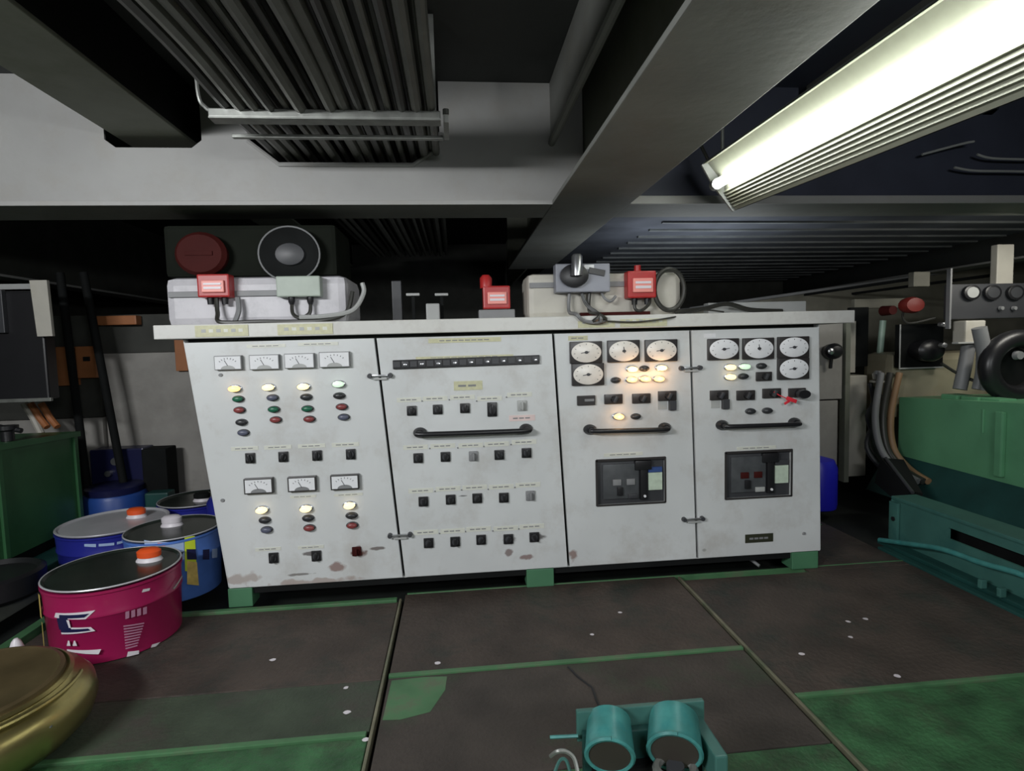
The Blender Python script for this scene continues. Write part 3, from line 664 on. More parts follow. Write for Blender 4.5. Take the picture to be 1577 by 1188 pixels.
build(cablerun([(p.x - .04, yb_ - .03, p.z - h / 2 - .03), (p.x - .035, yb_ - .04, ZT + .05), (p.x + .0, yb_ - .05, ZT + .03), (p.x + .04, yb_ - .04, ZT + .05), (p.x + .045, yb_ - .03, p.z - h / 2 - .03)], .009), 'cable', label='black cable loop below the grey-green junction box', cat='cable')
build(cablerun([(p.x + .0, yb_ - .06, ZT + .032), (p.x + .12, yb_ - .06, ZT + .035), (p.x + .24, yb_ - .05, ZT + .06), (p.x + .29, yb_ - .02, ZT + .14), (p.x + .285, yb_ - .01, ZT + .19)], .011, m_lgrey), 'hose', label='pale hose curving up round the right end of the left box', cat='hose')
# things between
p, w, h = red_switch(765, 458, .25, 42, 36, 'small red beacon box in the middle of the switchboard top')
build(MB().lathe([(.03, 0), (.03, .05), (.018, .065)], (p.x - .05, .28, p.z + h / 2 - .01), m_red, 14), 'beacon_cap', label='red beacon dome beside the middle red box', cat='lamp')
build(MB().bb((p.x - .09, .26, ZT), (p.x + .09, .36, p.z - h / 2 - .002), m_grey, .004), 'bracket', label='small grey foot bracket under the middle red box', cat='bracket')
p = at(668, 476, y=.4); build(MB().bb((p.x - .04, .4, ZT), (p.x + .03, .46, 1.37), m_lgrey, .006), 'relay_box', label='small pale relay box left of the middle red box', cat='box')
for px in (636, 680):
    p = at(px, 454, y=.45); build(MB().box(p, (.07, .03, .014), m_lgrey, .004).bb((p.x - .008, p.y, ZT), (p.x + .008, p.y + .02, p.z), m_blackm), 'clamp', label='pale metal clamp on a dark stem, %s of the relay box' % ('left' if px == 636 else 'above right'), cat='clamp')
p = at(610, 470, y=.5); build(MB().bb((p.x - .02, .5, ZT), (p.x + .03, .56, 1.50), m_dgrey, .004), 'post', label='dark grey post right of the left equipment box', cat='post')
# right group
yr = .2
A = at(812, 425, y=yr); B = at(1050, 490, y=yr)
t = empty('mounting_panel', (A.x + .3, yr, ZT), 'cream mounting panel standing on the switchboard top at the right', 'panel')
build(MB().bb((A.x, yr, ZT), (B.x, yr + .25, 1.49), m_cream, .03), 'panel', t)
build(MB().bb((A.x + .01, yr - .01, 1.42), (A.x + .5, yr, 1.445), m_grey), 'band', t)
p, w, h = size(898, 428, 84, 44, yr - .07)
e = empty('control_box', (p.x, yr - .07, p.z - h / 2), 'grey control box with a silver knob on the right mounting panel', 'box')
build(MB().bb((p.x - w / 2, yr - .07, p.z - h / 2), (p.x + w / 2, yr, p.z + h / 2), mat('slate_box', (.25, .26, .30), .45), .006), 'case', e)
c = at(884, 425, y=yr - .08)
build(MB().lathe([(.055, 0), (.055, -.012), (.035, -.018)], c, m_black, 24, 'Y', sx=1.25), 'dial', e)
build(MB().lathe([(.026, 0), (.026, .09), (.018, .10)], (c.x + .005, c.y - .045, c.z - .005), m_chrome, 16), 'knob', e, 'shiny silver knob')
build(MB().box((p.x + w * .25, yr - .073, p.z + h * .2), (.08, .006, .03), m_black, .002, ry=.2).bb((p.x + w * .02, yr - .074, p.z + h * .3), (p.x + w * .2, yr - .07, p.z + h * .45), m_face), 'label_plate', e)
for k, dx in enumerate((-.06, .04)):
    build(cablerun([(p.x + dx, yr - .03, p.z - h / 2), (p.x + dx - .01, yr - .06, 1.30), (p.x + dx - .015, -.05, 1.275), (p.x + dx + .02, -.055, 1.245), (p.x + .03 * (1 - k) , -.055, 1.238), (p.x + .03, -.05, 1.27), (p.x + .02, yr - .05, 1.33), (p.x + .0, yr - .03, p.z - h / 2)], .009, m_cablek if k else m_grey), 'cable', label='%s cable loop hanging from the grey control box over the canopy edge' % ('black' if k else 'grey'), cat='cable')
build(cablerun([(p.x + .1, yr - .03, p.z - h / 2), (p.x + .11, yr - .05, 1.36), (p.x + .14, yr - .05, 1.345), (p.x + .17, yr - .03, 1.37)], .007, m_grey), 'cable', label='short grey cable under the right end of the control box', cat='cable')
build(cablerun([(p.x + .04, -.055, 1.243), (p.x + .2, -.055, 1.235), (p.x + .36, -.05, 1.25), (p.x + .5, .05, 1.275), (p.x + .6, .1, 1.29), (p.x + .7, .12, 1.28)], .004), 'cable', label='thin black wire sagging across the canopy front on the right', cat='cable')
p, w, h = red_switch(989, 438, yr - .07, 44, 42, 'red switch box on the right mounting panel')
build(MB().lathe([(.018, 0), (.016, .03)], (p.x - .01, yr - .03, p.z + h / 2), m_red, 12), 'push_cap', label='red cap on top of the right red switch box', cat='button')
build(cablerun([(p.x - .03, yr - .04, p.z - h / 2), (p.x - .03, yr - .05, p.z - h / 2 - .05), (p.x, yr - .05, p.z - h / 2 - .06), (p.x + .04, yr - .05, p.z - h / 2 - .03), (p.x + .05, yr - .03, p.z - h / 2)], .008), 'cable', label='black cable loop under the right red switch box', cat='cable')
c = at(1032, 446, y=yr - .06)
build(MB().torus((c.x, yr - .05, c.z), .10, .012, m_cablek, 'Y', sx=.75), 'hose_coil', label='black hose coil right of the right red switch box', cat='hose')
build(cablerun([(c.x + .03, yr - .05, ZT + .02), (c.x + .2, yr, ZT + .035), (c.x + .35, yr + .06, ZT + .06), (c.x + .5, yr + .1, ZT + .03), (1.45, yr + .12, ZT + .02)], .012), 'cable', label='black cable lying on the right end of the switchboard top', cat='cable')
build(MB().bb((1.05, .34, ZT), (1.60, .40, 1.34), m_lgrey, .004), 'cable_tray', label='pale steel tray lying on the right end of the switchboard top', cat='tray')
build(MB().bb((A.x + .25, yr - .05, ZT), (A.x + .60, yr - .02, ZT + .025), m_redD, .003), 'red_bar', label='dark red flat bar at the foot of the right mounting panel', cat='bar')

# ============================================================ BUCKETS
def bucket(x, y, r, h, body, lid, capm, label, cap_off=(.07, .02), rim=None, capc=None, taper=.012):
    e = empty('paint_bucket', (x, y, 0), label, 'bucket')
    c = (x, y, 0)
    b = MB().lathe([(r - taper - .006, 0), (r - taper, .004), (r - taper * .4, h * .62), (r, h * .64), (r, h * .67), (r - .003, h * .69), (r, h - .02), (r + .004, h - .016), (r + .004, h - .006), (r - .004, h - .008)], c, body, 56)
    build(b, 'body', e)
    build(MB().lathe([(r - .001, h - .002), (r + .002, h + .004), (r - .006, h + .007), (r - .014, h - .001), (r * .5, h), (.01, h + .001)], c, lid, 56), 'lid', e, 'lid')
    build(MB().torus((x, y, h + .004), r, .0035, m_silver, 'Z', 56, 6), 'rim', e, 'bright metal rim')
    cx, cy = x + cap_off[0], y + cap_off[1]
    build(MB().lathe([(.040, h), (.038, h + .006), (.032, h + .016), (.032, h + .02)], (cx, cy, 0), capc or m_wprint, 20, sx=1.3).lathe([(.035, h + .018), (.036, h + .04), (.026, h + .05), (.01, h + .052)], (cx, cy, 0), capm, 20, sx=1.3), 'spout_cap', e, 'spout cap')
    return e
# magenta bucket
mx_, my_, mr, mh = -1.70, -.19, .235, .285
e = bucket(mx_, my_, mr, mh, m_magenta, m_lidk, m_oran, 'magenta paint bucket with dark lid and orange spout cap, nearest bucket', (.10, .07))
def ang(px, py, r=mr, cx=mx_, cy=my_):      # the can's own angle and height of a spot on its print
    d = at(px, py, z=0) - CAM; d.normalize(); ox, oy = CAM.x - cx, CAM.y - cy
    a = d.x ** 2 + d.y ** 2; b = 2 * (ox * d.x + oy * d.y); cc = ox * ox + oy * oy - r * r; disc = max(0, b * b - 4 * a * cc)
    t_ = (-b - math.sqrt(disc)) / (2 * a); p = CAM + d * t_; return (math.atan2(p.y - cy, p.x - cx), max(.004, min(.5, p.z)))
def decal(name, par, quads, r, cx, cy, label=None, h=.0015):
    if name == 'emblem':
        q = MB()
        for (pts, m, hh) in quads: q.wrap((cx, cy, 0), r, [ang(a, b, r, cx, cy) for a, b in pts], m, hh)
        return build(q, name, par, label)
    for (pts, m, hh) in quads: build(MB().wrap((cx, cy, 0), r, [ang(a, b, r, cx, cy) for a, b in pts], m, hh), name, par, label)
decal('emblem', e, [([(84, 951), (132, 954), (147, 940), (86, 944)], m_wprint, .001), ([(92, 952), (130, 951), (138, 945), (92, 947)], m_navy, .0025),
    ([(92, 970), (110, 970), (104, 952), (88, 952)], m_navy, .002), ([(95, 977), (147, 972), (140, 966), (93, 965)], m_wprint, .001), ([(95, 974), (140, 971), (136, 968), (94, 968)], m_navy, .0025), ([(107, 967), (110, 967), (107, 955), (103, 955)], m_wprint, .0028)], mr, mx_, my_, 'navy bracket shaped emblem with pale outline')
tx = []
for k in range(9): 
    y_ = 964 + k * 4.3; tx.append(([(190 + k * .4, y_ + 2 - k * .0), (222 - k * 1.3, y_ - 3), (222 - k * 1.3, y_ - 5), (190 + k * .4, y_ - .2)], m_pprint, .001))
for k in range(4): tx.append(([(193 + k * 9, 954 - k * 2.2), (199 + k * 9, 952 - k * 2.2), (199 + k * 9, 941 - k * 2.2), (193 + k * 9, 943 - k * 2.2)], m_pprint, .001))
decal('print', e, tx, mr, mx_, my_, 'small mauve print')
decal('print', e, [([(104, 1003), (152, 1008), (156, 1000), (103, 1000)], m_wprint, .001), ([(103, 995), (109, 995), (107, 987), (105, 987)], m_wprint, .001), ([(112, 995), (119, 995), (116, 987), (114, 987)], m_wprint, .001),
    ([(195, 1012), (214, 1010), (214, 1002), (197, 1004)], m_wprint, .001), ([(232, 998), (240, 996), (247, 989), (234, 993)], m_wprint, .001), ([(218, 913), (230, 910), (231, 906), (220, 908)], m_wprint, .001)], mr, mx_, my_, 'white print')
q = MB(); a0 = R(220)
q.wrap((mx_, my_, 0), mr, [(a0, .02), (a0 + .07, .02), (a0 + .07, .15), (a0, .15)], m_strap, .004).wrap((mx_, my_, 0), mr, [(a0, .17), (a0 + .11, .17), (a0 + .10, .26), (a0 - .02, .26)], m_strap, .006)
build(q, 'handle_strap', e, 'yellow strap end')
q = MB(); q.tube([(mx_ + (mr + .012) * cos(a), my_ + (mr + .012) * sin(a), mh - .07 - .05 * sin(pi * (a - R(-100)) / R(100))) for a in [R(-10 + 4 * k) for k in range(5)]], .003, m_steel, 6)
build(q, 'bail', e)
# blue bucket beside the switchboard
bx, by, br, bh = -1.685, .27, .205, .30
e = bucket(bx, by, br, bh, m_blue, m_lidk, m_wprint, 'light blue paint bucket with dark lid and yellow stripe beside the switchboard', (-.03, .05))
decal('print', e, [([(285, 880), (303, 880), (300, 826), (284, 826)], m_yellow, .001), ([(288, 862), (303, 862), (301, 846), (287, 846)], m_navy, .002), ([(288, 900), (306, 902), (303, 866), (288, 864)], m_strap, .0022)], br, bx, by, 'yellow and black stripe')
decal('print', e, [([(224, 853), (284, 862), (283, 835), (222, 832)], m_sky, .0008), ([(236, 858), (276, 862), (283, 850), (240, 850)], m_navy, .002), ([(243, 847), (254, 848), (254, 837), (243, 836)], m_pinkl, .002),
    ([(312, 862), (322, 862), (322, 846), (312, 847)], m_navy, .002), ([(326, 860), (334, 859), (334, 845), (326, 846)], m_sky, .002)], br, bx, by, 'pale blue band with dark lettering bars')
# silver lid bucket
sx_, sy_, sr_, sh_ = -2.12, .56, .25, .265
e = bucket(sx_, sy_, sr_, sh_, m_blueD, m_silver, m_oran, 'deep blue paint bucket with silver lid and orange cap, behind the magenta one', (.07, .08))
decal('print', e, [([(130, 842), (148, 843), (148, 838), (130, 838)], m_sky, .001), ([(152, 842), (176, 840), (176, 836), (152, 838)], m_sky, .001), ([(180, 839), (198, 834), (198, 831), (180, 835)], m_sky, .001)], sr_, sx_, sy_, 'pale broken band')
e = bucket(-1.89, 1.0, .21, .26, m_blueD, m_lidk, m_blackm, 'dark paint bucket with dark glossy lid farthest back by the bulkhead', (.05, -.05))
build(MB().lathe([(.11, 0), (.12, .01), (.12, .30), (.10, .33), (.03, .34)], (-1.61, .77, 0), m_blueD, 28).lathe([(.03, .33), (.03, .36)], (-1.61, .77, 0), m_black, 14), 'blue_canister', label='small violet-blue canister between the buckets and the switchboard', cat='canister')
# flat black tray/lid with glint, left
build(MB().lathe([(.18, 0), (.20, .02), (.20, .10), (.18, .11), (.165, .09), (.02, .085)], (-2.38, .08, .092), m_black, 36), 'drip_pan', label='round black drip pan left of the magenta bucket', cat='pan')
# brass pot
px_, py_ = -1.745, -.87
e = empty('brass_pot', (px_, py_, 0), 'squat round brass pot with tarnished lid at the lower left corner', 'pot')
prof = [(.20, 0), (.265, .012), (.305, .05), (.318, .09), (.312, .13), (.29, .158), (.262, .172), (.258, .178), (.262, .184), (.252, .19), (.243, .186)]
build(MB().lathe(prof, (px_, py_, 0), m_brass, 72), 'body', e)
build(MB().lathe([(.243, .183), (.240, .198), (.228, .202), (.218, .196), (.10, .194), (.02, .195)], (px_, py_, 0), m_brassD, 64), 'lid', e, 'dull brown lid')
build(MB().torus((px_, py_, .176), .283, .006, m_brass, 'Z', 72, 6, R(-110), R(20)), 'rim_wire', e)
for a_, z_ in ((-.9, .1), (-.3, .12), (-1.3, .07)):
    build(MB().lathe([(.006, 0), (.005, .004)], (px_ + .31 * cos(a_), py_ + .31 * sin(a_), z_ - .0), m_steel, 8), 'drop_mark', e)
p = at(22, 1012, y=-.55); build(MB().lathe([(.018, 0), (.028, .03), (.030, .09), (.014, .14), (.006, .15)], (p.x - .05, -.47, max(0, 0)), m_wprint, 14), 'white_bottle', label='small white bottle standing behind the brass pot', cat='bottle')

# ============================================================ TEAL DEVICE (bottom)
t = empty('twin_filter', (.1, -1.36, 0), 'teal painted twin pipe fitting with two open pipe ends at the bottom edge', 'fitting')
A = at(887, 1107, z=.25); B = at(1084, 1092, z=.25); yb2 = (A.y + B.y) / 2
build(MB().box(((A.x + B.x) / 2, yb2 - .0, .235), (B.x - A.x, .014, .075), m_teal, .003).box(((A.x + B.x) / 2, yb2 - .02, .13), (B.x - A.x - .02, .02, .20), m_tealD, .003), 'back_plate', t)
for px in (938, 1038):
    c = at(px, 1122 if px == 938 else 1118, z=.235); c2 = at(px + 1, 1164 if px == 938 else 1158, z=.216)
    ax = (c2 - c).normalized(); q = MB()
    r_ = .056 if px == 938 else .062
    q.tube([c - ax * .02, c + ax * .02, c2], r_ * .92, m_tealL, 28, r_); build(q, 'pipe_stub', t)
    # rim and dark bore
    u = ax.cross(Vector((1, 0, 0))).normalized(); v = ax.cross(u)
    rp = [c2 + (u * cos(2 * pi * k / 28) + v * sin(2 * pi * k / 28)) * r_ * .93 for k in range(29)]
    build(MB().tube(rp, .006, m_tealL, 6).tube([c2 - ax * .004, c2 + ax * .002], r_ * .88, m_boreD, 24), 'pipe_mouth', t, 'rim with dull brown bore')
c = at(1084, 1150, z=.2); build(MB().box((c.x + .005, c.y + .02, .20), (.030, .20, .07), m_teal, .004), 'side_plate', t)
c = at(990, 1165, z=.15); build(MB().box((c.x, c.y, .08), (.26, .10, .16), m_blackm, .01), 'valve_block', t)
c = at(1040, 1185, z=.18); build(MB().torus(c, .035, .01, m_steel, 'Z', 20, 6, 0, 2 * pi, 1.2).lathe([(.02, -.02), (.02, .01)], c, m_dgrey, 12), 'hand_wheel', t)
a = at(847, 1136, z=.22); b = at(890, 1134, z=.22); build(MB().tube([a, b], .004, m_tealL, 6), 'small_pipe', t)
build(MB().tube(smooth_path([at(848, 1165, z=.2), at(858, 1158, z=.22), at(872, 1158, z=.22), at(884, 1168, z=.21), at(890, 1190, z=.19)]), .005, m_steel, 6), 'hose', t)
build(MB().tube(smooth_path([at(852, 1196, z=.18), at(862, 1172, z=.2), at(872, 1172, z=.2), at(880, 1198, z=.17)]), .004, m_teal, 6), 'hose', t)

# ============================================================ LEFT SIDE
t = empty('green_tank', (-3.2, .3, 0), 'big dark green machine casing at the left edge', 'machine')
q = MB(); X0 = -2.6
q.hexa([(X0, -.8, .12), (X0, 1.07, .12), (X0, 1.07, .68), (X0, -.8, .76), (-3.9, -.8, .12), (-3.9, 1.07, .12), (-3.9, 1.07, .68), (-3.9, -.8, .76)], m_tank)
build(q, 'casing', t)
build(MB().hexa([(X0 + .02, -.8, .735), (X0 + .02, 1.09, .66), (X0 + .02, 1.09, .69), (X0 + .02, -.8, .775), (-3.9, -.8, .735), (-3.9, 1.09, .66), (-3.9, 1.09, .69), (-3.9, -.8, .775)], m_tank), 'top_rim', t)
for y in (.46, 1.04): build(MB().bb((X0, y, .13), (X0 + .015, y + .03, .69), m_tank, .003), 'rib', t)
build(MB().bb((-3.9, -1.5, 0), (-2.64, 1.0, .12), m_blackm), 'bed', t)
build(MB().bb((-2.62, -1.8, 0), (-2.45, .9, .06), m_tealD, .006), 'bed_rail', label='dark green bed rail on the floor along the left casing', cat='rail')
build(MB().bb((-2.40, -1.8, 0), (-2.30, .35, .09), m_olive, .008), 'bed_rail', label='olive pipe-like rail nearer the buckets on the left', cat='rail')
# bulkhead panel
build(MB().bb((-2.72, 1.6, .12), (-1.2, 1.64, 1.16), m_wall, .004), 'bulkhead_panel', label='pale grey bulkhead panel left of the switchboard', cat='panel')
build(MB().bb((-2.72, 1.58, 1.16), (-1.2, 1.66, 1.42), m_walld), 'cable_duct', label='dark duct above the pale bulkhead panel', cat='duct')
p = at(275, 545, y=1.57); build(MB().bb((p.x - .02, 1.56, p.z - .12), (p.x + .06, 1.599, p.z + .12), m_orpaint, .004), 'wall_sign', label='small orange-brown plate on the bulkhead next to the switchboard', cat='plate')
p = at(228, 690, y=1.45); build(MB().bb((-2.38, 1.35, 0), (p.x + .16, 1.5, .52), m_blackm, .01), 'shadow_block', label='dark block painting the shadow of boxes on the pale bulkhead panel', cat='box')  # black block stands in for a shadow on the bulkhead
p = at(250, 755, y=1.3); build(MB().bb((-2.3, 1.2, 0), (p.x + .08, 1.3, .26), m_tealD, .01), 'green_crate', label='dark green crate at the foot of the bulkhead', cat='crate')
# blue drum with dark apparatus on top
c = at(165, 765, y=1.2); e = empty('blue_drum', (c.x, 1.29, 0), 'blue drum behind the green casing on the left', 'drum')
build(MB().lathe([(.17, 0), (.18, .01), (.18, .24), (.17, .26), (.02, .262)], (c.x, 1.29, 0), mat('cobalt_drum', (.02, .07, .30), .4), 32), 'body', e)
build(MB().lathe([(.16, .262), (.165, .30), (.15, .31)], (c.x, 1.29, 0), m_navy, 28), 'lid', e)
e = empty('pump_motor', (c.x, 1.42, 0), 'dark pump motor behind the blue drum', 'pump')
build(MB().bb((c.x - .22, 1.42, 0), (c.x + .12, 1.56, .52), m_navy, .01), 'case', e)
build(MB().lathe([(.03, 0), (.025, -.03)], (c.x - .05, 1.42, .44), m_chrome, 12, 'Y').lathe([(.02, 0), (.02, -.03)], (c.x - .10, 1.42, .36), m_chrome, 12, 'Y'), 'fitting', e, 'shiny fittings')
# poles
for (xa, ya, xb, yb, lab) in [(100, 480, 128, 700, 'left dark pole behind the green casing'), (138, 470, 180, 690, 'right dark pole in front of the pale bulkhead')]:
    a = at(xa, ya, y=1.35); b = at(xb, yb, y=1.35); a2 = a + (a - b) * ((1.68 - a.z) / (a.z - b.z)); b2 = b + (b - a) * ((b.z) / (a.z - b.z))
    build(MB().tube([b2, a2], .024, m_blackm, 12), 'pole', label=lab, cat='pole')
# orange boxes
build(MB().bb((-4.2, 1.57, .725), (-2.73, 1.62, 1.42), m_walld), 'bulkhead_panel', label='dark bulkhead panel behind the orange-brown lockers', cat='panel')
for (x0, y0_, x1, y1, lab) in [(70, 535, 115, 594, 'orange-brown locker between the poles, left one'), (115, 534, 150, 582, 'orange-brown locker with a small dark slot, right one'), (148, 487, 210, 500, 'orange-brown pipe cover high on the left')]:
    a = at(x0, y0_, y=1.5); b = at(x1, y1, y=1.5)
    q = MB().bb((a.x, 1.5, b.z), (b.x, 1.57, a.z), m_orpaint, .006)
    if x0 == 115: p = at(134, 553, y=1.5); q.bb((p.x - .02, 1.49, p.z - .015), (p.x + .02, 1.5, p.z + .015), m_black)
    build(q, 'locker', label=lab, cat='locker')
# screen cabinet, upper left
a = at(-60, 450, y=.9); b = at(82, 615, y=.9)
e = empty('control_console', (a.x, .9, b.z), 'black control console with dark screens at the left edge', 'console')
build(MB().bb((a.x, .9, b.z), (b.x - .02, .99, a.z), m_black, .01), 'case', e)
build(MB().bb((a.x, .88, b.z - .01), (b.x - .0, .9, b.z + .01), m_steel, .002), 'bottom_trim', e)
c1 = at(2, 480, y=.885); build(MB().bb((c1.x - .05, .87, c1.z - .12), (c1.x + .02, .9, c1.z + .12), m_dgrey, .004), 'screen', e)
a = at(52, 432, y=.86); b = at(76, 518, y=.86)
build(MB().hexa([(b.x - .06, .855, b.z), (b.x + .02, .855, b.z), (a.x + .07, .855, a.z), (a.x - .02, .855, a.z), (b.x - .06, .875, b.z), (b.x + .02, .875, b.z), (a.x + .07, .875, a.z), (a.x - .02, .875, a.z)], m_cream), 'slanted_bar', label='slanted cream bar beside the black console', cat='bar')
a = at(14, 443, y=.95); build(MB().bb((a.x - .2, .95, a.z - .01), (a.x + .14, .98, a.z + .02), m_lgrey), 'shelf_edge', label='pale shelf edge above the black console', cat='shelf')
a = at(40, 640, y=1.3)
build(MB().bb((-4.2, 1.57, .0), (-2.73, 1.62, .72), m_wall), 'bulkhead_panel', label='dim grey bulkhead panel above the green casing at far left', cat='panel')
for k, (px, m) in enumerate(((52, m_cream), (62, m_orpaint), (78, m_orpaint))):
    a = at(px, 645, y=1.3); build(MB().tube([(a.x - .05, 1.3, a.z + .1), (a.x, 1.3, a.z), (a.x + .05, 1.28, .70 if k else .66)], .02, m, 8), 'pipe', label=['cream bent pipe under the console', 'orange-brown bent pipe under the console', 'second orange-brown pipe nearer the poles'][k], cat='pipe')
a = at(10, 655, y=.6); build(MB().lathe([(.03, 0), (.03, .05), (.05, .06), (.05, .08)], (a.x, .6, .715), m_black, 14).tube([(a.x - .08, .6, .80), (a.x + .07, .6, .765)], .014, m_black, 8), 'valve', label='black valve on top of the green casing', cat='valve')

# ============================================================ RIGHT SIDE
# grey cabinet behind right
e = empty('grey_locker', (2.2, 1.3, 0), 'grey steel locker standing behind the right end of the switchboard', 'locker')
build(MB().bb((1.7, 1.2, .70), (2.43, 1.7, 1.30), m_wall, .004), 'upper_box', e)
build(MB().bb((1.7, 1.2, .12), (2.40, 1.7, .69), m_wall, .004), 'lower_box', e)
build(MB().bb((1.7, 1.25, 0), (2.4, 1.7, .12), m_blackm), 'plinth', e)
c = at(1279, 541, y=1.17)
e = empty('round_lamp', c, 'round black lamp on the grey locker', 'lamp')
build(MB().lathe([(.03, .03), (.05, 0), (.055, -.04), (.035, -.07), (.01, -.075)], c, m_black, 20, 'Y', sx=1.25).tube([(c.x, 1.16, c.z - .05), (c.x, 1.17, c.z - .12)], .012, m_black, 8), 'lamp_body', e)
build(MB().lathe([(.02, 0), (.022, -.012), (.01, -.018)], (c.x - .05, 1.10, c.z), m_chrome, 12, 'Y'), 'lens', e, 'small bright lens')
build(MB().bb((2.44, 1.18, .1), (2.475, 1.24, 1.25), m_olive), 'upright', label='olive upright bar beside the grey locker', cat='upright')
a = at(1312, 600, y=1.25); b = at(1342, 735, y=1.25)
build(MB().bb((2.50, 1.25, .12), (2.66, 1.4, .86), m_cream, .01), 'cream_box', label='cream box column right of the grey locker', cat='box')
a = at(1312, 505, y=1.27); build(MB().bb((a.x - .02, 1.27, .88), (a.x + .03, 1.3, 1.25), m_cream), 'post', label='thin cream post above the cream box', cat='post')
a = at(1350, 500, y=1.3); build(MB().tube([(a.x + .02, 1.3, .90), (a.x + .05, 1.3, 1.25)], .022, mat('pale_green_pipe', (.30, .42, .34), .4), 12), 'pipe', label='pale green upright pipe', cat='pipe')
build(MB().bb((2.56, 1.3, .92), (2.70, 1.34, 1.35), m_blackm, .004), 'narrow_locker', label='dark narrow locker between the posts on the right', cat='panel')
a = at(1345, 470, y=1.3); build(MB().bb((a.x - .1, 1.36, a.z - .02), (a.x + .35, 1.4, a.z + .05), m_wallg, .006), 'duct', label='dull beige duct high on the right', cat='duct')
# backing bulkheads right
pa = at(1062, 476, y=2.3); pb = at(1430, 423, y=2.3); zr = pb.z + (5.4 - pb.x) * (pb.z - pa.z) / (pb.x - pa.x)
build(MB().hexa([(pa.x, 2.3, 0), (5.4, 2.3, 0), (5.4, 2.3, zr), (pa.x, 2.3, pa.z), (pa.x, 2.35, 0), (5.4, 2.35, 0), (5.4, 2.35, zr), (pa.x, 2.35, pa.z)], m_wallg).tube([(pa.x, 2.29, pa.z), (5.4, 2.29, zr)], .014, m_grey, 8), 'bulkhead_panel', label='dull olive bulkhead behind the engine on the right', cat='panel')
# engine
e = empty('engine', (3.4, 1.2, 0), 'green engine with hoses and gauge board at the right edge', 'engine')
X = 2.75
pts = {}
zt0 = at(1385, 612, x=X); zb0 = at(1388, 702, x=X); zt1 = at(1577, 622, x=X); zb1 = at(1577, 752, x=X)
ya, yb = zt0.y, zt1.y - .6
def zl(p, q_, y): return p.z + (q_.z - p.z) * (y - p.y) / (q_.y - p.y)
build(MB().hexa([(X, yb, zl(zb0, zb1, yb)), (X, ya, zb0.z), (X, ya, zt0.z), (X, yb, zl(zt0, zt1, yb)), (X + 1.6, yb, zl(zb0, zb1, yb)), (X + 1.6, ya, zb0.z), (X + 1.6, ya, zt0.z), (X + 1.6, yb, zl(zt0, zt1, yb))], m_tankr), 'crankcase', e, 'mint green crankcase')
yy = at(1545, 680, x=X).y
build(MB().bb((X - .03, yy - .02, .33), (X + .0, yy + .03, .70), m_tankr, .008), 'rib', e)
yy2 = at(1515, 650, x=X).y; build(MB().tube([(X - .004, yy2, .56), (X - .004, yy2, .70)], .006, m_tankr), 'weld_line', e)
build(MB().hexa([(X - .16, yb, .05), (X - .16, ya + .1, .05), (X + .0, ya + .1, zb0.z), (X + .0, yb, zl(zb0, zb1, yb)), (X + 1.5, yb, .05), (X + 1.5, ya + .1, .05), (X + 1.5, ya + .1, zb0.z - .01), (X + 1.5, yb, zl(zb0, zb1, yb) - .01)], m_tealD), 'bed_plate', e, 'dark teal bed plate')
a = at(1395, 570, y=ya + .12)
q = MB().bb((X - .02, ya + .05, .55), (X + .75, ya + .35, 1.02), mat('cream_cast', (.42, .38, .27), .45, var=.15, stain=(.3, .2, .1), stain_amt=.5), .06); build(q, 'end_housing', e, 'cream cast housing')
# head parts above the crankcase
a = at(1480, 600, x=X + .15); ybx = a.y
for k in range(3):
    p = at(1470 + k * 32, 604, x=X + .12); build(MB().bb((p.x - .04, p.y - .06, .70), (p.x + .08, p.y + .06, .755), m_tankr, .008), 'flange_block', e)
for (pa, pb, r_, m) in [((1478, 600), (1495, 500), .040, m_grey), ((1522, 600), (1508, 505), .04, m_grey), ((1505, 600), (1512, 545), .03, m_grey)]:
    A = at(*pa, x=X + .2); B = at(pb[0], pb[1], x=X + .2); B.y = A.y + .05
    B = at(pb[0], pb[1], y=A.y); build(MB().tube(smooth_path([A, (A + B) / 2 + Vector((.01, 0, 0)), B]), r_, m, 12), 'intake_pipe', e)
A = at(1495, 528, y=.75); build(MB().box(A, (.22, .05, .012), m_lgrey, .004), 'clamp', e)
A = at(1492, 512, y=.8); build(MB().box(A, (.14, .1, .15), m_cream, .01), 'cover_box', e)
for (px, py, rr, lab) in [(1556, 565, .17, 'large black hose ring')]:
    c = at(px + 10, py, y=.55); build(MB().torus((c.x, .55, c.z), rr, .055, m_black, 'Y', 40, 14, sx=1.1), 'hose_ring', e, lab)
    build(MB().lathe([(.13, .06), (.12, 0), (.03, -.01)], (c.x, .58, c.z), m_blackm, 24, 'Y', sx=1.1), 'hub', e)
    build(MB().lathe([(.028, 0), (.024, -.03)], (c.x - .02, .54, c.z + .07), m_grey, 16, 'Y'), 'plug', e)
c = at(1435, 540, y=.95); build(MB().lathe([(.07, .12), (.075, 0), (.06, -.02), (.02, -.03)], c, m_black, 20, 'Y', sx=1.3), 'fan_motor', e, 'black fan motor')
a = at(1387, 500, y=1.05); b = at(1452, 565, y=1.05); build(MB().bb((a.x, 1.05, b.z), (b.x, 1.1, a.z), m_blackm, .004).bb((a.x - .008, 1.045, b.z - .008), (b.x, 1.05, b.z + .002), m_lgrey).bb((a.x - .008, 1.045, b.z), (a.x, 1.05, a.z), m_lgrey), 'switch_panel', e, 'black panel with pale edge')
for (px, py) in ((1452, 500), (1453, 532)):
    c = at(px, py, y=.85); build(MB().lathe([(.016, .02), (.016, -.01), (.006, -.014)], c, m_chrome, 12, 'Y', sx=1.3), 'plug', e)
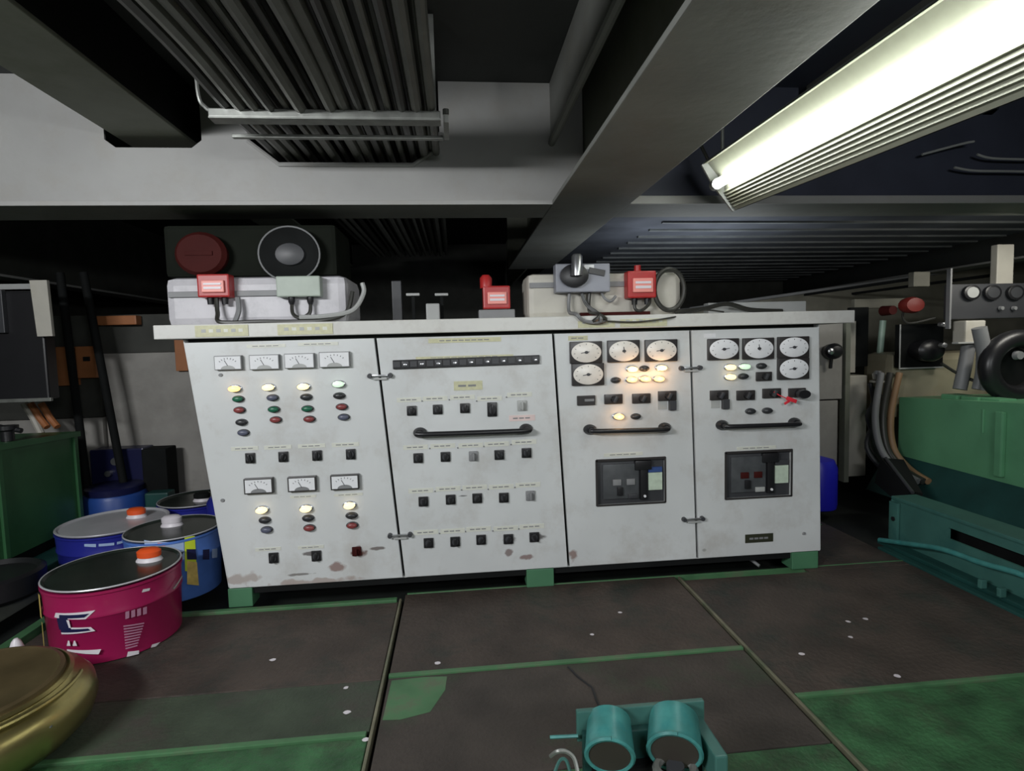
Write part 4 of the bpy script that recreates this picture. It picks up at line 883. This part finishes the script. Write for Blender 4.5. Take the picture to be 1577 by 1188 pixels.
q = MB(); q.tube(smooth_path([at(1450, 560, y=.82), at(1480, 578, y=.8), at(1530, 598, y=.7), at(1580, 612, y=.6)]), .010, m_cablek, 8); build(q, 'wire', e)
q = MB(); q.tube(smooth_path([at(1440, 490, y=.9), at(1400, 498, y=.95), at(1390, 485, y=1.0), at(1400, 470, y=1.)]), .008, m_cablek, 8); build(q, 'wire', e)
for k, (m, lab) in enumerate(((m_orpaint, None), (m_cablek, None), (m_grey, None))):
    q = MB(); q.tube(smooth_path([at(1385 - k * 14, 575, y=1.05), at(1372 - k * 12, 640, y=1.0), at(1376 - k * 10, 690, y=.95), at(1400 - k * 10, 722, y=.85), at(1430 - k * 8, 742, y=.7)]), .022, m if k else mat('tan_hose', (.28, .17, .09), .5), 10); build(q, 'hose', e)
for k in range(5):
    q = MB(); q.tube(smooth_path([at(1340 + k * 5, 590 + 6 * k, y=1.15), at(1348 - k * 3, 640, y=1.12), at(1335 + k * 6, 690, y=1.1), at(1370 + k * 10, 735, y=1.0)]), .016, m_cablek if k % 2 else m_dgrey, 8); build(q, 'hose', e)
c = at(1352, 580, y=1.1); build(MB().lathe([(.03, 0), (.035, .04), (.02, .06)], c - Vector((0, 0, .02)), m_chrome, 12).lathe([(.05, 0), (.05, .012)], c - Vector((0, 0, .04)), m_cream, 16), 'valve_head', e, 'bright valve head')
c = at(1405, 470, y=.95); build(MB().lathe([(.05, .04), (.055, 0), (.045, -.03), (.01, -.035)], c, mat('dull_red', (.20, .02, .015), .5), 20, 'Y', sx=1.4).lathe([(.03, 0), (.035, .09)], c + Vector((-.12, .02, -.03)), m_redD, 14, 'Y'), 'red_valve', label='red round valve wheel beside the engine gauge board', cat='valve')
c = at(1420, 430, y=1.0); build(MB().bb((c.x - .06, 1.0, c.z - .05), (c.x + .06, 1.05, c.z + .05), m_wallg, .006).bb((c.x - .01, 1.05, c.z), (c.x + .01, 2.3, c.z + .02), m_blackm), 'hanging_box', label='small beige box above the red valve wheel', cat='box')
c = at(1548, 424, y=.85); build(MB().bb((c.x - .06, .85, c.z - .06), (c.x + .06, .9, c.z + .2), m_cream, .006).bb((c.x - .01, .9, c.z), (c.x + .01, 2.3, c.z + .02), m_blackm), 'hanging_box', label='small cream box above the gauge board', cat='box')
# gauge board
a = at(1466, 438, y=.8); b = at(1640, 488, y=.8)
e = empty('gauge_board', (a.x, .8, b.z), 'dark engine gauge board with round gauges at the upper right', 'gauge board')
build(MB().bb((a.x, .8, b.z), (b.x, .86, a.z), m_dgrey, .006), 'board', e)
for px in (1495, 1527, 1562):
    c = at(px, 451, y=.79); build(MB().lathe([(.048, 0), (.048, -.015), (.040, -.018)], c, m_black, 24, 'Y', sx=1.2).lathe([(.036, -.016), (.034, -.019), (.008, -.02)], c, m_lgrey if px == 1495 else m_dgrey, 24, 'Y', sx=1.2), 'gauge', e)
for px in (1540, 1560): 
    c = at(px, 475, y=.79); build(MB().lathe([(.014, 0), (.012, -.02)], c, m_grey, 12, 'Y'), 'knob', e)
build(MB().bb((a.x - .02, .79, b.z - .06), (a.x - .008, .82, a.z + .1), m_grey), 'bracket', e)
# teal frame beam on the floor
XB = 2.06
e = empty('teal_bed_frame', (XB, -.3, 0), 'teal painted steel bed frame with dark slots on the floor at the right', 'frame')
yf = .26; yn = -1.2
q = MB()
def fz(y): return .245 - (.25 - y) * .06       # frame top, dropping towards the viewer
slots = [(-.47, -.10)]
# web with a slot
zs0, zs1 = .105, .175
q.hexa([(XB, yf, .02), (XB + .012, yf, .02), (XB + .012, yf, .25), (XB, yf, .25), (XB, -.10, .02), (XB + .012, -.10, .02), (XB + .012, -.10, .252), (XB, -.10, .252)], m_teal)
q.bb((XB, -.48, .02), (XB + .012, -.10, .15), m_teal); q.bb((XB, -.48, .205), (XB + .012, -.10, .252), m_teal)
q.hexa([(XB, -.48, .02), (XB + .012, -.48, .02), (XB + .012, -.48, .252), (XB, -.48, .252), (XB, yn, .02), (XB + .012, yn, .02), (XB + .012, yn, .255), (XB, yn, .255)], m_teal)
build(q, 'web', e)
build(MB().bb((XB - .008, yn, .25), (XB + .14, yf, .268), m_teal, .004), 'top_flange', e)
build(MB().bb((XB - .01, yf - .012, .02), (XB + .16, yf, .25), m_teal, .003), 'end_plate', e)
build(MB().bb((XB - .02, yf - .06, .03), (XB - .004, yf - .0, .24), m_teal, .003).lathe([(.012, 0), (.012, -.006)], (XB - .02, yf - .035, .15), m_black, 12, 'X'), 'bracket', e)
build(MB().bb((XB - .07, yn, .0), (XB + .14, yf + .02, .02), m_tealD, .003), 'bottom_flange', e)
build(MB().bb((XB + .12, yn, .0), (XB + .13, yf, .16), m_blackm), 'inner_web', e)
# pipe in front
a = at(1355, 832, z=.05); pz = [(1355, 832, .06), (1400, 836, .08), (1450, 846, .10), (1510, 868, .10), (1577, 893, .09), (1640, 918, .085)]
def onx(px, py, x): return at(px, py, x=x)
build(MB().tube(smooth_path([at(1355, 832, x=1.97), at(1400, 838, x=1.96), at(1450, 846, x=1.955), at(1510, 867, x=1.95), at(1577, 887, x=1.94), at(1680, 935, x=1.93)]), .013, m_tealL, 10), 'teal_pipe', label='thin teal pipe running along the front of the bed frame', cat='pipe')
build(MB().bb((1.93, -1.3, -.03), (1.97, .2, .012), m_tealD, .004), 'edge_rail', label='dark teal rail between floor plates and bed frame', cat='rail')
for (px, py) in ((1515, 880), (1545, 885)):
    c = at(px, py, x=1.99); build(MB().box((1.985, c.y, .04), (.03, .02, .04), m_teal, .004), 'pipe_clip', label='small teal pipe clip, %s one under the teal pipe' % ('farther' if px == 1515 else 'nearer'), cat='clip')
# black chute
build(MB().hexa([(2.28, .42, .13), (2.36, .42, .13), (2.38, .42, .22), (2.30, .42, .24), (2.36, .78, .20), (2.56, .78, .20), (2.56, .78, .34), (2.40, .78, .36)], m_blackm).tube([(2.30, .40, .235), (2.42, .76, .36)], .010, m_dgrey, 8), 'black_guard', label='black slanted guard between bed frame and engine', cat='guard')
# blue drum
c = at(1266, 742, y=.95)
build(MB().lathe([(.10, 0), (.115, .01), (.12, .04), (.12, .28), (.10, .33), (.03, .35)], (c.x - .035, .95, 0), m_royal, 28), 'blue_container', label='royal blue container peeking out behind the right end of the switchboard', cat='container')
# bottom of switchboard: pipes beneath
build(MB().tube([(-1.0, .45, .03), (-.86, .15, .03)], .018, m_grey, 8), 'pipe', label='grey pipe stub lying under the left of the switchboard', cat='pipe')
build(MB().tube(smooth_path([(.7, .4, .05), (1.0, .2, .06), (1.12, .1, .05), (1.17, .03, .02)]), .008, m_grey, 8), 'cable', label='grey cable coming out under the right of the switchboard', cat='cable')
